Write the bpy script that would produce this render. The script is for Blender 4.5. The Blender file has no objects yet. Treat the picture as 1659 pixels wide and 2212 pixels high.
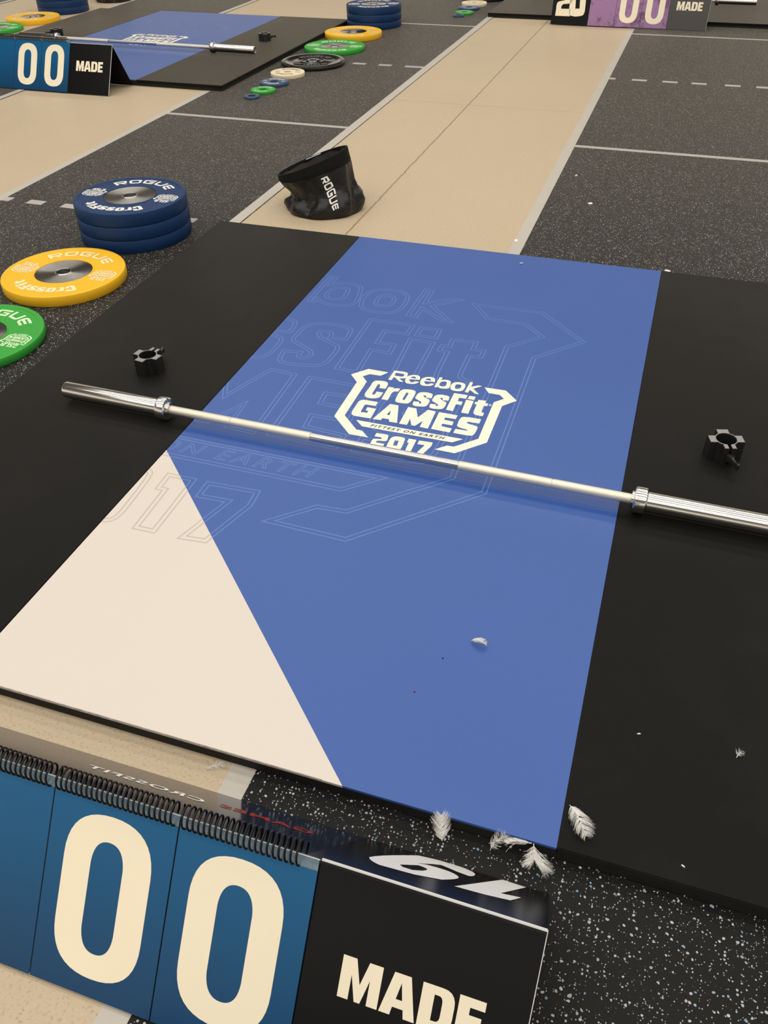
import bpy, bmesh, math, random
from mathutils import Vector, Matrix
from mathutils.geometry import tessellate_polygon
from mathutils.bvhtree import BVHTree

# ---------------------------------------------------------------- camera, world, light, exposure
scene = bpy.context.scene
COL = scene.collection
cam_data = bpy.data.cameras.new('camera')
cam = bpy.data.objects.new('camera', cam_data)
COL.objects.link(cam)
CR = Vector((0.9492628601833494, 0.3141835871431117, -0.013736660671841996))
CU = Vector((-0.19036769618782667, 0.6088407051163262, 0.7701124177946971))
CW = Vector((-0.25032012009558063, 0.7284240999330963, -0.6377602747992326))
mw = Matrix((CR, CU, -CW)).transposed().to_4x4()
mw.translation = Vector((1.1884746, -0.7744612, 1.3779064))
cam.matrix_world = mw
cam_data.sensor_fit = 'HORIZONTAL'
cam_data.sensor_width = 36.0
cam_data.lens = 1807.294 / 1659.0 * 36.0
cam_data.clip_start = 0.05
cam_data.clip_end = 200
scene.camera = cam

vs = scene.view_settings
vs.view_transform = 'Standard'
vs.look = 'None'
vs.gamma = 1.0
vs.use_curve_mapping = False
vs.exposure = 0.0

world = bpy.data.worlds.new('hall_air')
scene.world = world
world.use_nodes = True
bg = world.node_tree.nodes['Background']
# lit stands and walls of the arena all round, dark roof above
wt = world.node_tree
tc = wt.nodes.new('ShaderNodeTexCoord')
sp = wt.nodes.new('ShaderNodeSeparateXYZ')
rp = wt.nodes.new('ShaderNodeValToRGB')
wt.links.new(tc.outputs['Generated'], sp.inputs[0])
wt.links.new(sp.outputs[2], rp.inputs['Fac'])
rp.color_ramp.elements[0].position = 0.0
rp.color_ramp.elements[0].color = (1.45, 1.32, 1.14, 1)
rp.color_ramp.elements[1].position = 0.42
rp.color_ramp.elements[1].color = (0.13, 0.12, 0.105, 1)
e_ = rp.color_ramp.elements.new(0.19)
e_.color = (0.78, 0.70, 0.59, 1)
wt.links.new(rp.outputs['Color'], bg.inputs['Color'])
bg.inputs['Strength'].default_value = 0.9

LAMP_W = 84.0
for j, (ly, wt) in enumerate(((-7.0, 1.3), (-3.5, 1.35), (0.0, 1.2), (3.5, 1.05), (7.5, 1.15), (12.0, 1.4))):
    for i, lx in enumerate((-7.5, -2.5, 2.5, 7.5)):
        ld = bpy.data.lights.new('hall_lamp_light', 'AREA')
        ld.shape = 'RECTANGLE'
        ld.size = 4.7
        ld.size_y = 1.4
        ld.energy = LAMP_W * wt
        ld.color = (1.0, 0.955, 0.885)
        lo = bpy.data.objects.new('hall_lamp_light', ld)
        COL.objects.link(lo)
        lo.location = (lx + (0.7 if j % 2 else -0.5), ly, 8.4)


# ---------------------------------------------------------------- materials
def principled(name, color, rough=0.5, metal=0.0, spec=0.5, **kw):
    m = bpy.data.materials.new(name)
    m.use_nodes = True
    b = m.node_tree.nodes['Principled BSDF']
    b.inputs['Base Color'].default_value = (*color, 1)
    b.inputs['Roughness'].default_value = rough
    b.inputs['Metallic'].default_value = metal
    b.inputs['Specular IOR Level'].default_value = spec
    for k, v in kw.items():
        b.inputs[k].default_value = v
    return m, m.node_tree, b


def coords(nt):
    return nt.nodes.new('ShaderNodeTexCoord').outputs['Object']


def noise(nt, vec, scale, detail=4.0, rough=0.55):
    n = nt.nodes.new('ShaderNodeTexNoise')
    n.inputs['Scale'].default_value = scale
    n.inputs['Detail'].default_value = detail
    n.inputs['Roughness'].default_value = rough
    nt.links.new(vec, n.inputs['Vector'])
    return n.outputs['Fac']


def ramp(nt, fac, stops):
    r = nt.nodes.new('ShaderNodeValToRGB')
    els = r.color_ramp.elements
    while len(els) < len(stops):
        els.new(0.5)
    for e, (p, c) in zip(els, stops):
        e.position = p
        e.color = (*c, 1) if len(c) == 3 else c
    nt.links.new(fac, r.inputs['Fac'])
    return r.outputs['Color']


def math_node(nt, op, a, b=None, c=None):
    n = nt.nodes.new('ShaderNodeMath')
    n.operation = op
    for i, v in enumerate((a, b, c)):
        if v is None:
            continue
        if isinstance(v, (int, float)):
            n.inputs[i].default_value = v
        else:
            nt.links.new(v, n.inputs[i])
    return n.outputs[0]


def mix(nt, fac, a, b, mode='MIX'):
    n = nt.nodes.new('ShaderNodeMix')
    n.data_type = 'RGBA'
    n.blend_type = mode
    for sock, v in ((n.inputs['Factor'], fac), (n.inputs['A'], a), (n.inputs['B'], b)):
        if isinstance(v, (int, float)):
            sock.default_value = v
        elif isinstance(v, tuple):
            sock.default_value = (*v, 1)
        else:
            nt.links.new(v, sock)
    return n.outputs['Result']


def bump(nt, b, height, strength=0.3, dist=0.002):
    n = nt.nodes.new('ShaderNodeBump')
    n.inputs['Strength'].default_value = strength
    n.inputs['Distance'].default_value = dist
    nt.links.new(height, n.inputs['Height'])
    nt.links.new(n.outputs['Normal'], b.inputs['Normal'])


def mottled(name, c1, c2, scale=4.0, rough=0.5, spec=0.5, metal=0.0, bumpy=None, rvar=None):
    m, nt, b = principled(name, c1, rough, metal, spec)
    co = coords(nt)
    n = noise(nt, co, scale)
    nt.links.new(mix(nt, n, c1, c2), b.inputs['Base Color'])
    if bumpy:
        bump(nt, b, noise(nt, co, bumpy[0]), bumpy[1], bumpy[2])
    if rvar:
        n2 = noise(nt, co, scale * 2.3)
        mr = nt.nodes.new('ShaderNodeMapRange')
        mr.inputs['To Min'].default_value = rvar[0]
        mr.inputs['To Max'].default_value = rvar[1]
        nt.links.new(n2, mr.inputs['Value'])
        nt.links.new(mr.outputs[0], b.inputs['Roughness'])
    return m


def concrete_mat():
    m, nt, b = principled('bare_concrete', (0.5, 0.4, 0.28), 0.45, 0, 0.3)
    co = coords(nt)
    big = noise(nt, co, 0.9, 5, 0.6)
    mid = noise(nt, co, 7.0, 6, 0.65)
    fine = noise(nt, co, 160.0, 3, 0.7)
    base = mix(nt, big, (0.50, 0.392, 0.262), (0.60, 0.478, 0.325))
    base = mix(nt, math_node(nt, 'MULTIPLY', mid, 0.45), base, (0.50, 0.43, 0.315))
    grit = ramp(nt, fine, [(0.30, (0.55, 0.5, 0.42)), (0.47, (1, 1, 1)), (0.66, (1, 1, 1)), (0.78, (1.25, 1.22, 1.15))])
    base = mix(nt, 0.65, base, grit, 'MULTIPLY')
    spots = ramp(nt, noise(nt, co, 26.0, 2, 0.5), [(0.20, (0.45, 0.36, 0.26)), (0.26, (1, 1, 1)), (1, (1, 1, 1))])
    base = mix(nt, 0.7, base, spots, 'MULTIPLY')
    # saw-cut joints: one along the lane, one across it, slightly ragged
    sx = nt.nodes.new('ShaderNodeSeparateXYZ')
    nt.links.new(co, sx.inputs[0])
    wob = math_node(nt, 'MULTIPLY', math_node(nt, 'SUBTRACT', noise(nt, co, 9.0, 6, 0.7), 0.5), 0.02)
    dx = math_node(nt, 'ABSOLUTE', math_node(nt, 'ADD', math_node(nt, 'ADD', sx.outputs[0], 0.100), wob))
    lx = math_node(nt, 'LESS_THAN', dx, 0.0042)
    dy = math_node(nt, 'ABSOLUTE', math_node(nt, 'ADD', math_node(nt, 'SUBTRACT', sx.outputs[1], 4.729), math_node(nt, 'MULTIPLY', wob, 0.3)))
    ly = math_node(nt, 'LESS_THAN', dy, 0.0034)
    ln = math_node(nt, 'MAXIMUM', lx, math_node(nt, 'MULTIPLY', ly, 0.55))
    base = mix(nt, math_node(nt, 'MULTIPLY', ln, 0.75), base, (0.22, 0.16, 0.09))
    nt.links.new(base, b.inputs['Base Color'])
    mr = nt.nodes.new('ShaderNodeMapRange')
    mr.inputs['To Min'].default_value = 0.34
    mr.inputs['To Max'].default_value = 0.6
    nt.links.new(mid, mr.inputs['Value'])
    nt.links.new(mr.outputs[0], b.inputs['Roughness'])
    bump(nt, b, fine, 0.25, 0.001)
    return m


def fleck_mat():
    m, nt, b = principled('flecked_rubber', (0.02, 0.02, 0.02), 0.55, 0, 0.2)
    co = coords(nt)
    warp = nt.nodes.new('ShaderNodeTexNoise')
    warp.inputs['Scale'].default_value = 90.0
    nt.links.new(co, warp.inputs['Vector'])
    add = nt.nodes.new('ShaderNodeVectorMath')
    add.operation = 'MULTIPLY_ADD'
    nt.links.new(warp.outputs['Color'], add.inputs[0])
    add.inputs[1].default_value = (0.006, 0.006, 0.0)
    nt.links.new(co, add.inputs[2])

    def layer(scale, keep, size):
        v = nt.nodes.new('ShaderNodeTexVoronoi')
        v.voronoi_dimensions = '2D'
        v.inputs['Scale'].default_value = scale
        nt.links.new(add.outputs[0], v.inputs['Vector'])
        sep = nt.nodes.new('ShaderNodeSeparateColor')
        nt.links.new(v.outputs['Color'], sep.inputs[0])
        on = math_node(nt, 'LESS_THAN', sep.outputs[0], keep)
        lim = math_node(nt, 'MULTIPLY', sep.outputs[1], size)
        near = math_node(nt, 'LESS_THAN', v.outputs['Distance'], lim)
        return math_node(nt, 'MULTIPLY', on, near), sep.outputs[2]
    m1, h1 = layer(150.0, 0.225, 0.37)
    m2, h2 = layer(270.0, 0.16, 0.36)
    base = mix(nt, noise(nt, co, 3.0), (0.0028, 0.0028, 0.0025), (0.0065, 0.0060, 0.0053))
    fl1 = ramp(nt, h1, [(0.0, (0.30, 0.32, 0.34)), (0.75, (0.46, 0.47, 0.46)), (0.93, (0.17, 0.29, 0.42))])
    base = mix(nt, m1, base, fl1)
    base = mix(nt, m2, base, (0.36, 0.37, 0.37))
    nt.links.new(base, b.inputs['Base Color'])
    bump(nt, b, noise(nt, co, 320.0, 2), 0.5, 0.0015)
    b.inputs['Sheen Weight'].default_value = 0.42
    b.inputs['Sheen Roughness'].default_value = 0.35
    b.inputs['Sheen Tint'].default_value = (1.0, 0.9, 0.74, 1)
    return m


def print_mat():
    # printed board: blue field and cream corner, split on the diagonal
    m, nt, b = principled('printed_board', (0.1, 0.18, 0.5), 0.38, 0, 0.62)
    b.inputs['Sheen Weight'].default_value = 0.30
    b.inputs['Sheen Roughness'].default_value = 0.35
    b.inputs['Sheen Tint'].default_value = (0.92, 0.94, 1.0, 1)
    co = coords(nt)
    sx = nt.nodes.new('ShaderNodeSeparateXYZ')
    nt.links.new(co, sx.inputs[0])
    s = math_node(nt, 'ADD', sx.outputs[0], sx.outputs[1])
    cream = math_node(nt, 'LESS_THAN', s, 0.8335)
    scuff = noise(nt, co, 2.2, 6, 0.6)
    blue = mix(nt, scuff, (0.018, 0.078, 0.325), (0.024, 0.088, 0.345))
    white = mix(nt, scuff, (0.675, 0.608, 0.535), (0.65, 0.588, 0.52))
    marks = ramp(nt, noise(nt, co, 14.0, 8, 0.75), [(0.24, (0.62, 0.6, 0.6)), (0.31, (1, 1, 1)), (1, (1, 1, 1))])
    base = mix(nt, cream, blue, white)
    base = mix(nt, 0.35, base, marks, 'MULTIPLY')
    nt.links.new(base, b.inputs['Base Color'])
    mr = nt.nodes.new('ShaderNodeMapRange')
    mr.inputs['To Min'].default_value = 0.36
    mr.inputs['To Max'].default_value = 0.46
    nt.links.new(scuff, mr.inputs['Value'])
    nt.links.new(mr.outputs[0], b.inputs['Roughness'])
    return m


def outline_mat():
    m, nt, b = principled('outline_print', (0.2, 0.3, 0.7), 0.38, 0, 0.62)
    b.inputs['Sheen Weight'].default_value = 0.30
    b.inputs['Sheen Roughness'].default_value = 0.35
    b.inputs['Sheen Tint'].default_value = (0.92, 0.94, 1.0, 1)
    co = coords(nt)
    sx = nt.nodes.new('ShaderNodeSeparateXYZ')
    nt.links.new(co, sx.inputs[0])
    s = math_node(nt, 'ADD', sx.outputs[0], sx.outputs[1])
    cream = math_node(nt, 'LESS_THAN', s, 0.8335)
    nt.links.new(mix(nt, cream, (0.080, 0.168, 0.455), (0.49, 0.440, 0.385)), b.inputs['Base Color'])
    return m


def mat_rubber(name, scale=3.0):
    m, nt, b = principled(name, (0.016, 0.0155, 0.0145), 0.5, 0, 0.12)
    co = coords(nt)
    st = nt.nodes.new('ShaderNodeMapping')
    st.inputs['Scale'].default_value = (1.0, 0.25, 1.0)
    nt.links.new(co, st.inputs['Vector'])
    n = noise(nt, st.outputs[0], 6.0, 8, 0.7)
    base = mix(nt, n, (0.0025, 0.0025, 0.0022), (0.0065, 0.006, 0.0052))
    haze = ramp(nt, noise(nt, co, 2.1, 6, 0.65), [(0.5, (0, 0, 0)), (0.75, (0.006, 0.0055, 0.005))])
    base = mix(nt, 1.0, base, haze, 'ADD')
    nt.links.new(base, b.inputs['Base Color'])
    mr = nt.nodes.new('ShaderNodeMapRange')
    mr.inputs['To Min'].default_value = 0.42
    mr.inputs['To Max'].default_value = 0.62
    nt.links.new(n, mr.inputs['Value'])
    nt.links.new(mr.outputs[0], b.inputs['Roughness'])
    bump(nt, b, noise(nt, co, 240.0, 2), 0.25, 0.0008)
    b.inputs['Sheen Weight'].default_value = 0.48
    b.inputs['Sheen Roughness'].default_value = 0.3
    b.inputs['Sheen Tint'].default_value = (1.0, 0.9, 0.74, 1)
    return m


def hub_mat():
    m, nt, b = principled('turned_steel', (0.50, 0.485, 0.46), 0.27, 1.0)
    b.inputs['Anisotropic'].default_value = 0.9
    b.inputs['Anisotropic Rotation'].default_value = 0.25
    tg = nt.nodes.new('ShaderNodeTangent')
    tg.direction_type = 'RADIAL'
    tg.axis = 'Z'
    nt.links.new(tg.outputs[0], b.inputs['Tangent'])
    return m


def knurl_mat():
    m, nt, b = principled('knurled_steel', (0.80, 0.76, 0.64), 0.42, 0.75, 0.5)
    co = coords(nt)
    w1 = nt.nodes.new('ShaderNodeTexWave')
    w1.inputs['Scale'].default_value = 260.0
    w1.bands_direction = 'DIAGONAL'
    nt.links.new(co, w1.inputs['Vector'])
    bump(nt, b, w1.outputs['Fac'], 0.4, 0.0006)
    return m


def sleeve_mat():
    m, nt, b = principled('sleeve_chrome', (0.70, 0.69, 0.66), 0.17, 1.0)
    co = coords(nt)
    return m


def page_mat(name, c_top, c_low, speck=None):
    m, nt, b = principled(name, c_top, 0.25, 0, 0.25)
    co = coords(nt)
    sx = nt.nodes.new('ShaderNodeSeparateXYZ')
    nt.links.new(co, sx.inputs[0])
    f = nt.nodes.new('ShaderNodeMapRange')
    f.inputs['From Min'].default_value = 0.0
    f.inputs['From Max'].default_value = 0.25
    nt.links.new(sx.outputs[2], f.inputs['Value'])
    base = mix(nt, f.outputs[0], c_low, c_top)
    if speck:
        sp = ramp(nt, noise(nt, co, 11.0, 8, 0.7), [(0.38, (0, 0, 0)), (0.50, (1, 1, 1))])
        base = mix(nt, sp, speck, base)
    nt.links.new(base, b.inputs['Base Color'])
    return m


M = {}
M['concrete'] = concrete_mat()
M['fleck'] = fleck_mat()
M['print'] = print_mat()
M['outline'] = outline_mat()
M['mat'] = mat_rubber('platform_rubber')
M['edge'] = mottled('black_edge', (0.012, 0.011, 0.010), (0.02, 0.018, 0.016), 30, 0.7, 0.2, bumpy=(60, 0.5, 0.002))
M['chip'] = mottled('worn_edge', (0.03, 0.027, 0.022), (0.55, 0.5, 0.44), 55, 0.8, 0.2)
M['tape'] = mottled('grey_tape', (0.47, 0.435, 0.375), (0.54, 0.50, 0.44), 3, 0.45, 0.4)
M['tape_rubber'] = mottled('grey_tape_on_rubber', (0.40, 0.385, 0.35), (0.46, 0.44, 0.40), 6, 0.5, 0.4, bumpy=(200, 0.3, 0.001))
M['cream'] = mottled('cream_print', (0.92, 0.86, 0.70), (0.90, 0.83, 0.67), 8, 0.3, 0.4)
M['numeral'] = mottled('numeral_print', (0.93, 0.84, 0.65), (0.90, 0.81, 0.62), 9, 0.28, 0.4)
M['white'] = mottled('white_print', (0.90, 0.90, 0.89), (0.87, 0.87, 0.86), 8, 0.35, 0.4)
M['navy'] = mottled('navy_letters', (0.02, 0.028, 0.08), (0.025, 0.03, 0.09), 8, 0.3)
M['reg'] = mottled('pale_blue_print', (0.32, 0.45, 0.80), (0.34, 0.47, 0.82), 8, 0.3)
M['red'] = mottled('red_print', (0.30, 0.012, 0.015), (0.34, 0.02, 0.02), 8, 0.3)
M['blue_plate'] = mottled('blue_rubber', (0.007, 0.031, 0.105), (0.009, 0.038, 0.120), 20, 0.45, 0.2)
M['yellow_plate'] = mottled('yellow_rubber', (0.86, 0.46, 0.018), (0.90, 0.50, 0.024), 20, 0.42, 0.22)
M['green_plate'] = mottled('green_rubber', (0.035, 0.33, 0.040), (0.045, 0.36, 0.05), 20, 0.42, 0.22)
M['black_plate'] = mottled('black_bumper', (0.010, 0.010, 0.009), (0.014, 0.013, 0.012), 20, 0.16, 0.6)
M['cream_plate'] = mottled('cream_rubber', (0.80, 0.69, 0.47), (0.84, 0.73, 0.50), 20, 0.45, 0.4)
M['slate_plate'] = mottled('slate_blue_rubber', (0.035, 0.07, 0.15), (0.045, 0.085, 0.17), 20, 0.35, 0.5)
M['plate_letter'] = mottled('plate_lettering', (0.80, 0.80, 0.77), (0.76, 0.76, 0.72), 20, 0.4)
M['pale_yellow'] = mottled('pale_yellow_lettering', (0.88, 0.80, 0.50), (0.85, 0.76, 0.44), 20, 0.4)
M['pale_green'] = mottled('pale_green_lettering', (0.62, 0.86, 0.50), (0.66, 0.88, 0.55), 20, 0.4)
M['dark_letter'] = mottled('dark_lettering', (0.20, 0.16, 0.10), (0.24, 0.19, 0.12), 20, 0.5)
M['hub'] = hub_mat()
M['chrome'], _, _ = principled('polished_chrome', (0.56, 0.57, 0.59), 0.13, 1.0)
M['knurl'] = knurl_mat()
M['sleeve'] = sleeve_mat()
M['brass'], _, _ = principled('bushing', (0.5, 0.47, 0.36), 0.3, 1.0)
M['clip_face'] = mottled('silver_face', (0.26, 0.26, 0.245), (0.32, 0.32, 0.305), 60, 0.45, 0.5, metal=0.3)
M['clip_body'] = mottled('black_clip', (0.010, 0.010, 0.010), (0.018, 0.018, 0.017), 40, 0.35, 0.5)
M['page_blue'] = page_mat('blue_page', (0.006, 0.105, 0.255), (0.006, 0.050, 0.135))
M['page_edge_glint'] = mottled('page_edge_glint', (0.07, 0.13, 0.18), (0.20, 0.28, 0.34), 160, 0.2, 0.5)  # steel-blue glint along the page tops is painted into this colour
M['page_dark'] = mottled('hidden_page', (0.006, 0.012, 0.022), (0.010, 0.02, 0.03), 60, 0.2, 0.5)
M['page_purple'] = page_mat('purple_page', (0.36, 0.20, 0.40), (0.33, 0.19, 0.36), (0.17, 0.09, 0.17))
M['panel_black'] = mottled('black_panel', (0.003, 0.003, 0.004), (0.005, 0.005, 0.006), 3, 0.25, 0.18)
M['panel_navy'] = mottled('navy_panel', (0.004, 0.010, 0.030), (0.006, 0.014, 0.038), 3, 0.13, 0.3)
M['panel_grey_reflection'] = mottled('grey_reflection_panel', (0.050, 0.046, 0.046), (0.062, 0.057, 0.056), 3, 0.25, 0.5)  # word panel lightened: its grey reflection is put into the base colour
M['core'] = mottled('foam_core', (0.62, 0.62, 0.60), (0.7, 0.7, 0.68), 60, 0.6)
M['wire'] = mottled('black_coil', (0.002, 0.002, 0.0025), (0.004, 0.004, 0.005), 40, 0.35, 0.3)
M['bag'] = mottled('black_ripstop', (0.004, 0.004, 0.004), (0.008, 0.0075, 0.007), 14, 0.36, 0.4, bumpy=(26, 0.4, 0.012), rvar=(0.25, 0.45))
M['bag_band'] = mottled('black_webbing', (0.003, 0.003, 0.003), (0.005, 0.005, 0.005), 30, 0.75, 0.2)
M['bag_in'] = mottled('dusty_lining', (0.014, 0.012, 0.012), (0.034, 0.028, 0.027), 22, 0.7, 0.3, bumpy=(30, 0.4, 0.006))
M['feather'], _, _fb = principled('white_down', (0.85, 0.83, 0.79), 0.8, 0, 0.2)
_fb.inputs['Subsurface Weight'].default_value = 0.1
M['ceiling'] = mottled('dark_ceiling', (0.12, 0.115, 0.105), (0.14, 0.135, 0.125), 1, 0.8)


# ---------------------------------------------------------------- object helpers
def link(name, me, mat, parent=None, smooth=False):
    if isinstance(me, bmesh.types.BMesh):
        bm = me
        me = bpy.data.meshes.new(name)
        bm.normal_update()
        bm.to_mesh(me)
        bm.free()
    o = bpy.data.objects.new(name, me)
    COL.objects.link(o)
    if mat is not None:
        for mm in (mat if isinstance(mat, (list, tuple)) else [mat]):
            me.materials.append(mm)
    if parent is not None:
        o.parent = parent
    if smooth:
        me.polygons.foreach_set('use_smooth', [True] * len(me.polygons))
        me.set_sharp_from_angle(angle=math.radians(smooth if smooth is not True else 35))
    return o


def thing(name, loc=(0, 0, 0), rz=0.0):
    o = bpy.data.objects.new(name, None)
    COL.objects.link(o)
    o.location = loc
    o.rotation_euler = (0, 0, rz)
    o.empty_display_size = 0.1
    return o


def tag(o, label, cat, group=None, kind=None):
    o['label'] = label
    if cat:
        o['category'] = cat
    if group:
        o['group'] = group
    if kind:
        o['kind'] = kind
    return o


def copy_tree(o, parent=None):
    c = o.copy()
    COL.objects.link(c)
    if parent is not None:
        c.parent = parent
        c.matrix_parent_inverse = o.matrix_parent_inverse
    for ch in [x for x in bpy.data.objects if x.parent == o]:
        copy_tree(ch, c)
    return c


def box(bm, x0, x1, y0, y1, z0, z1):
    vs_ = [bm.verts.new((x, y, z)) for z in (z0, z1) for y in (y0, y1) for x in (x0, x1)]
    for f in ((0, 2, 3, 1), (4, 5, 7, 6), (0, 1, 5, 4), (2, 6, 7, 3), (0, 4, 6, 2), (1, 3, 7, 5)):
        bm.faces.new([vs_[i] for i in f])
    return vs_


def bevel_all(bm, w, seg=2):
    bmesh.ops.bevel(bm, geom=list(bm.edges), offset=w, segments=seg, affect='EDGES', clamp_overlap=True)


def lathe(profile, n=128, axis='z'):
    """closed or open profile of (r, z); revolved about z (or about x when axis is 'x')"""
    bm = bmesh.new()
    rings = []
    for r, z in profile:
        ring = []
        for i in range(n):
            a = 2 * math.pi * i / n
            p = (r * math.cos(a), r * math.sin(a), z) if axis == 'z' else (z, r * math.cos(a), r * math.sin(a))
            ring.append(bm.verts.new(p))
        rings.append(ring)
    for a, b in zip(rings, rings[1:]):
        for i in range(n):
            j = (i + 1) % n
            bm.faces.new((a[i], a[j], b[j], b[i]) if axis == 'z' else (a[i], a[j], b[j], b[i]))
    bmesh.ops.recalc_face_normals(bm, faces=bm.faces)
    return bm


def smooth_contour(c, n=6):
    """points with a third value are quadratic control points"""
    out = []
    N = len(c)
    for i, p in enumerate(c):
        if len(p) == 2:
            out.append(Vector((p[0], p[1])))
            continue
        a, b = c[i - 1], c[(i + 1) % N]
        P = Vector(p[:2])
        A = Vector(a[:2]) if len(a) == 2 else (Vector(a[:2]) + P) / 2
        B = Vector(b[:2]) if len(b) == 2 else (Vector(b[:2]) + P) / 2
        for k in range(n + 1):
            if k == 0 and len(a) == 2:
                continue
            if k == n and (len(b) == 2 or True) and len(b) == 2:
                continue
            if k == 0 and len(a) != 2:
                continue
            t = k / n
            out.append(A * (1 - t) ** 2 + P * 2 * t * (1 - t) + B * t * t)
    res = []
    for p in out:
        if not res or (p - res[-1]).length > 1e-6:
            res.append(p)
    if (res[0] - res[-1]).length < 1e-6:
        res.pop()
    return res


def densify(c, step):
    out = []
    for i, p in enumerate(c):
        q = c[(i + 1) % len(c)]
        k = max(1, int((q - p).length / step))
        for j in range(k):
            out.append(p.lerp(q, j / k))
    return out


def fill(bm, loops, f):
    """loops: outer and holes as 2-D points; f maps a 2-D point to 3-D"""
    flat = [p for l in loops for p in l]
    tris = tessellate_polygon([[Vector((p.x, p.y, 0)) for p in l] for l in loops])
    vs_ = [bm.verts.new(f(p)) for p in flat]
    for t in tris:
        a, b, c = (vs_[i] for i in t)
        pa, pb, pc = (flat[i] for i in t)
        cr = (pb.x - pa.x) * (pc.y - pa.y) - (pb.y - pa.y) * (pc.x - pa.x)
        if abs(cr) < 1e-14:
            continue
        bm.faces.new((a, b, c) if cr > 0 else (a, c, b))


def glyph(bm, contours, f, n=6, step=None):
    loops = [smooth_contour(c, n) for c in contours]
    if step:
        loops = [densify(l, step) for l in loops]
    fill(bm, loops, f)


_fonts = {}


def font_mesh(txt, bold=0.0, spacing=1.0, wire=False):
    """outline of plain text as a mesh; baseline at 0, returns (verts, faces, edges)"""
    key = (txt, bold, spacing, wire)
    if key in _fonts:
        return _fonts[key]
    cu = bpy.data.curves.new('text', 'FONT')
    cu.body = txt
    cu.size = 1.0
    cu.offset = bold
    cu.space_character = spacing
    cu.resolution_u = 3
    if wire:
        cu.fill_mode = 'NONE'
    ob = bpy.data.objects.new('text', cu)
    COL.objects.link(ob)
    dg = bpy.context.evaluated_depsgraph_get()
    me = bpy.data.meshes.new_from_object(ob.evaluated_get(dg))
    res = ([v.co.copy() for v in me.vertices], [list(p.vertices) for p in me.polygons], [list(e.vertices) for e in me.edges])
    bpy.data.objects.remove(ob)
    bpy.data.curves.remove(cu)
    bpy.data.meshes.remove(me)
    _fonts[key] = res
    return res


def font_add(bm, txt, f, width=None, height=None, bold=0.0, spacing=1.0):
    vs_, fs, _ = font_mesh(txt, bold, spacing)
    x0 = min(v.x for v in vs_); x1 = max(v.x for v in vs_)
    y0 = min(v.y for v in vs_); y1 = max(v.y for v in vs_)
    sx = (width / (x1 - x0)) if width else 1
    sy = (height / (y1 - y0)) if height else sx
    nv = [bm.verts.new(f(Vector(((v.x - x0) * sx, (v.y - y0) * sy)))) for v in vs_]
    for p in fs:
        try:
            bm.faces.new([nv[i] for i in p])
        except ValueError:
            pass


def ribbon(bm, loop, w, f, clip=None):
    """flat closed line of width w with mitred corners along a 2-D loop"""
    N = len(loop)
    inn, out = [], []
    for i in range(N):
        a, p, b = loop[i - 1], loop[i], loop[(i + 1) % N]
        d1 = (p - a).normalized(); d2 = (b - p).normalized()
        n1 = Vector((-d1.y, d1.x)); n2 = Vector((-d2.y, d2.x))
        m = n1 + n2
        if m.length < 1e-4:
            m = n1
        m.normalize()
        k = 1 / max(0.35, m.dot(n1))
        inn.append(p + m * (w / 2 * k)); out.append(p - m * (w / 2 * k))
    for i in range(N):
        j = (i + 1) % N
        quad = [inn[i], inn[j], out[j], out[i]]
        if clip is not None:
            q2 = []
            for k in range(4):
                A, B = quad[k], quad[(k + 1) % 4]
                ia, ib = A.x >= clip, B.x >= clip
                if ia:
                    q2.append(A)
                if ia != ib:
                    q2.append(A.lerp(B, (clip - A.x) / (B.x - A.x)))
            quad = q2
        if len(quad) >= 3:
            try:
                bm.faces.new([bm.verts.new(f(p)) for p in quad])
            except ValueError:
                pass


def inset_loop(loop, d):
    """loop moved inward by d (towards its own inside)"""
    area = sum(p.x * q.y - q.x * p.y for p, q in zip(loop, loop[1:] + loop[:1]))
    s = 1 if area > 0 else -1
    N = len(loop)
    res = []
    for i in range(N):
        a, p, b = loop[i - 1], loop[i], loop[(i + 1) % N]
        d1 = (p - a).normalized(); d2 = (b - p).normalized()
        n1 = Vector((-d1.y, d1.x)) * s; n2 = Vector((-d2.y, d2.x)) * s
        m = n1 + n2
        if m.length < 1e-4:
            m = n1
        m.normalize()
        res.append(p + m * (d / max(0.4, m.dot(n1))))
    return res


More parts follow.
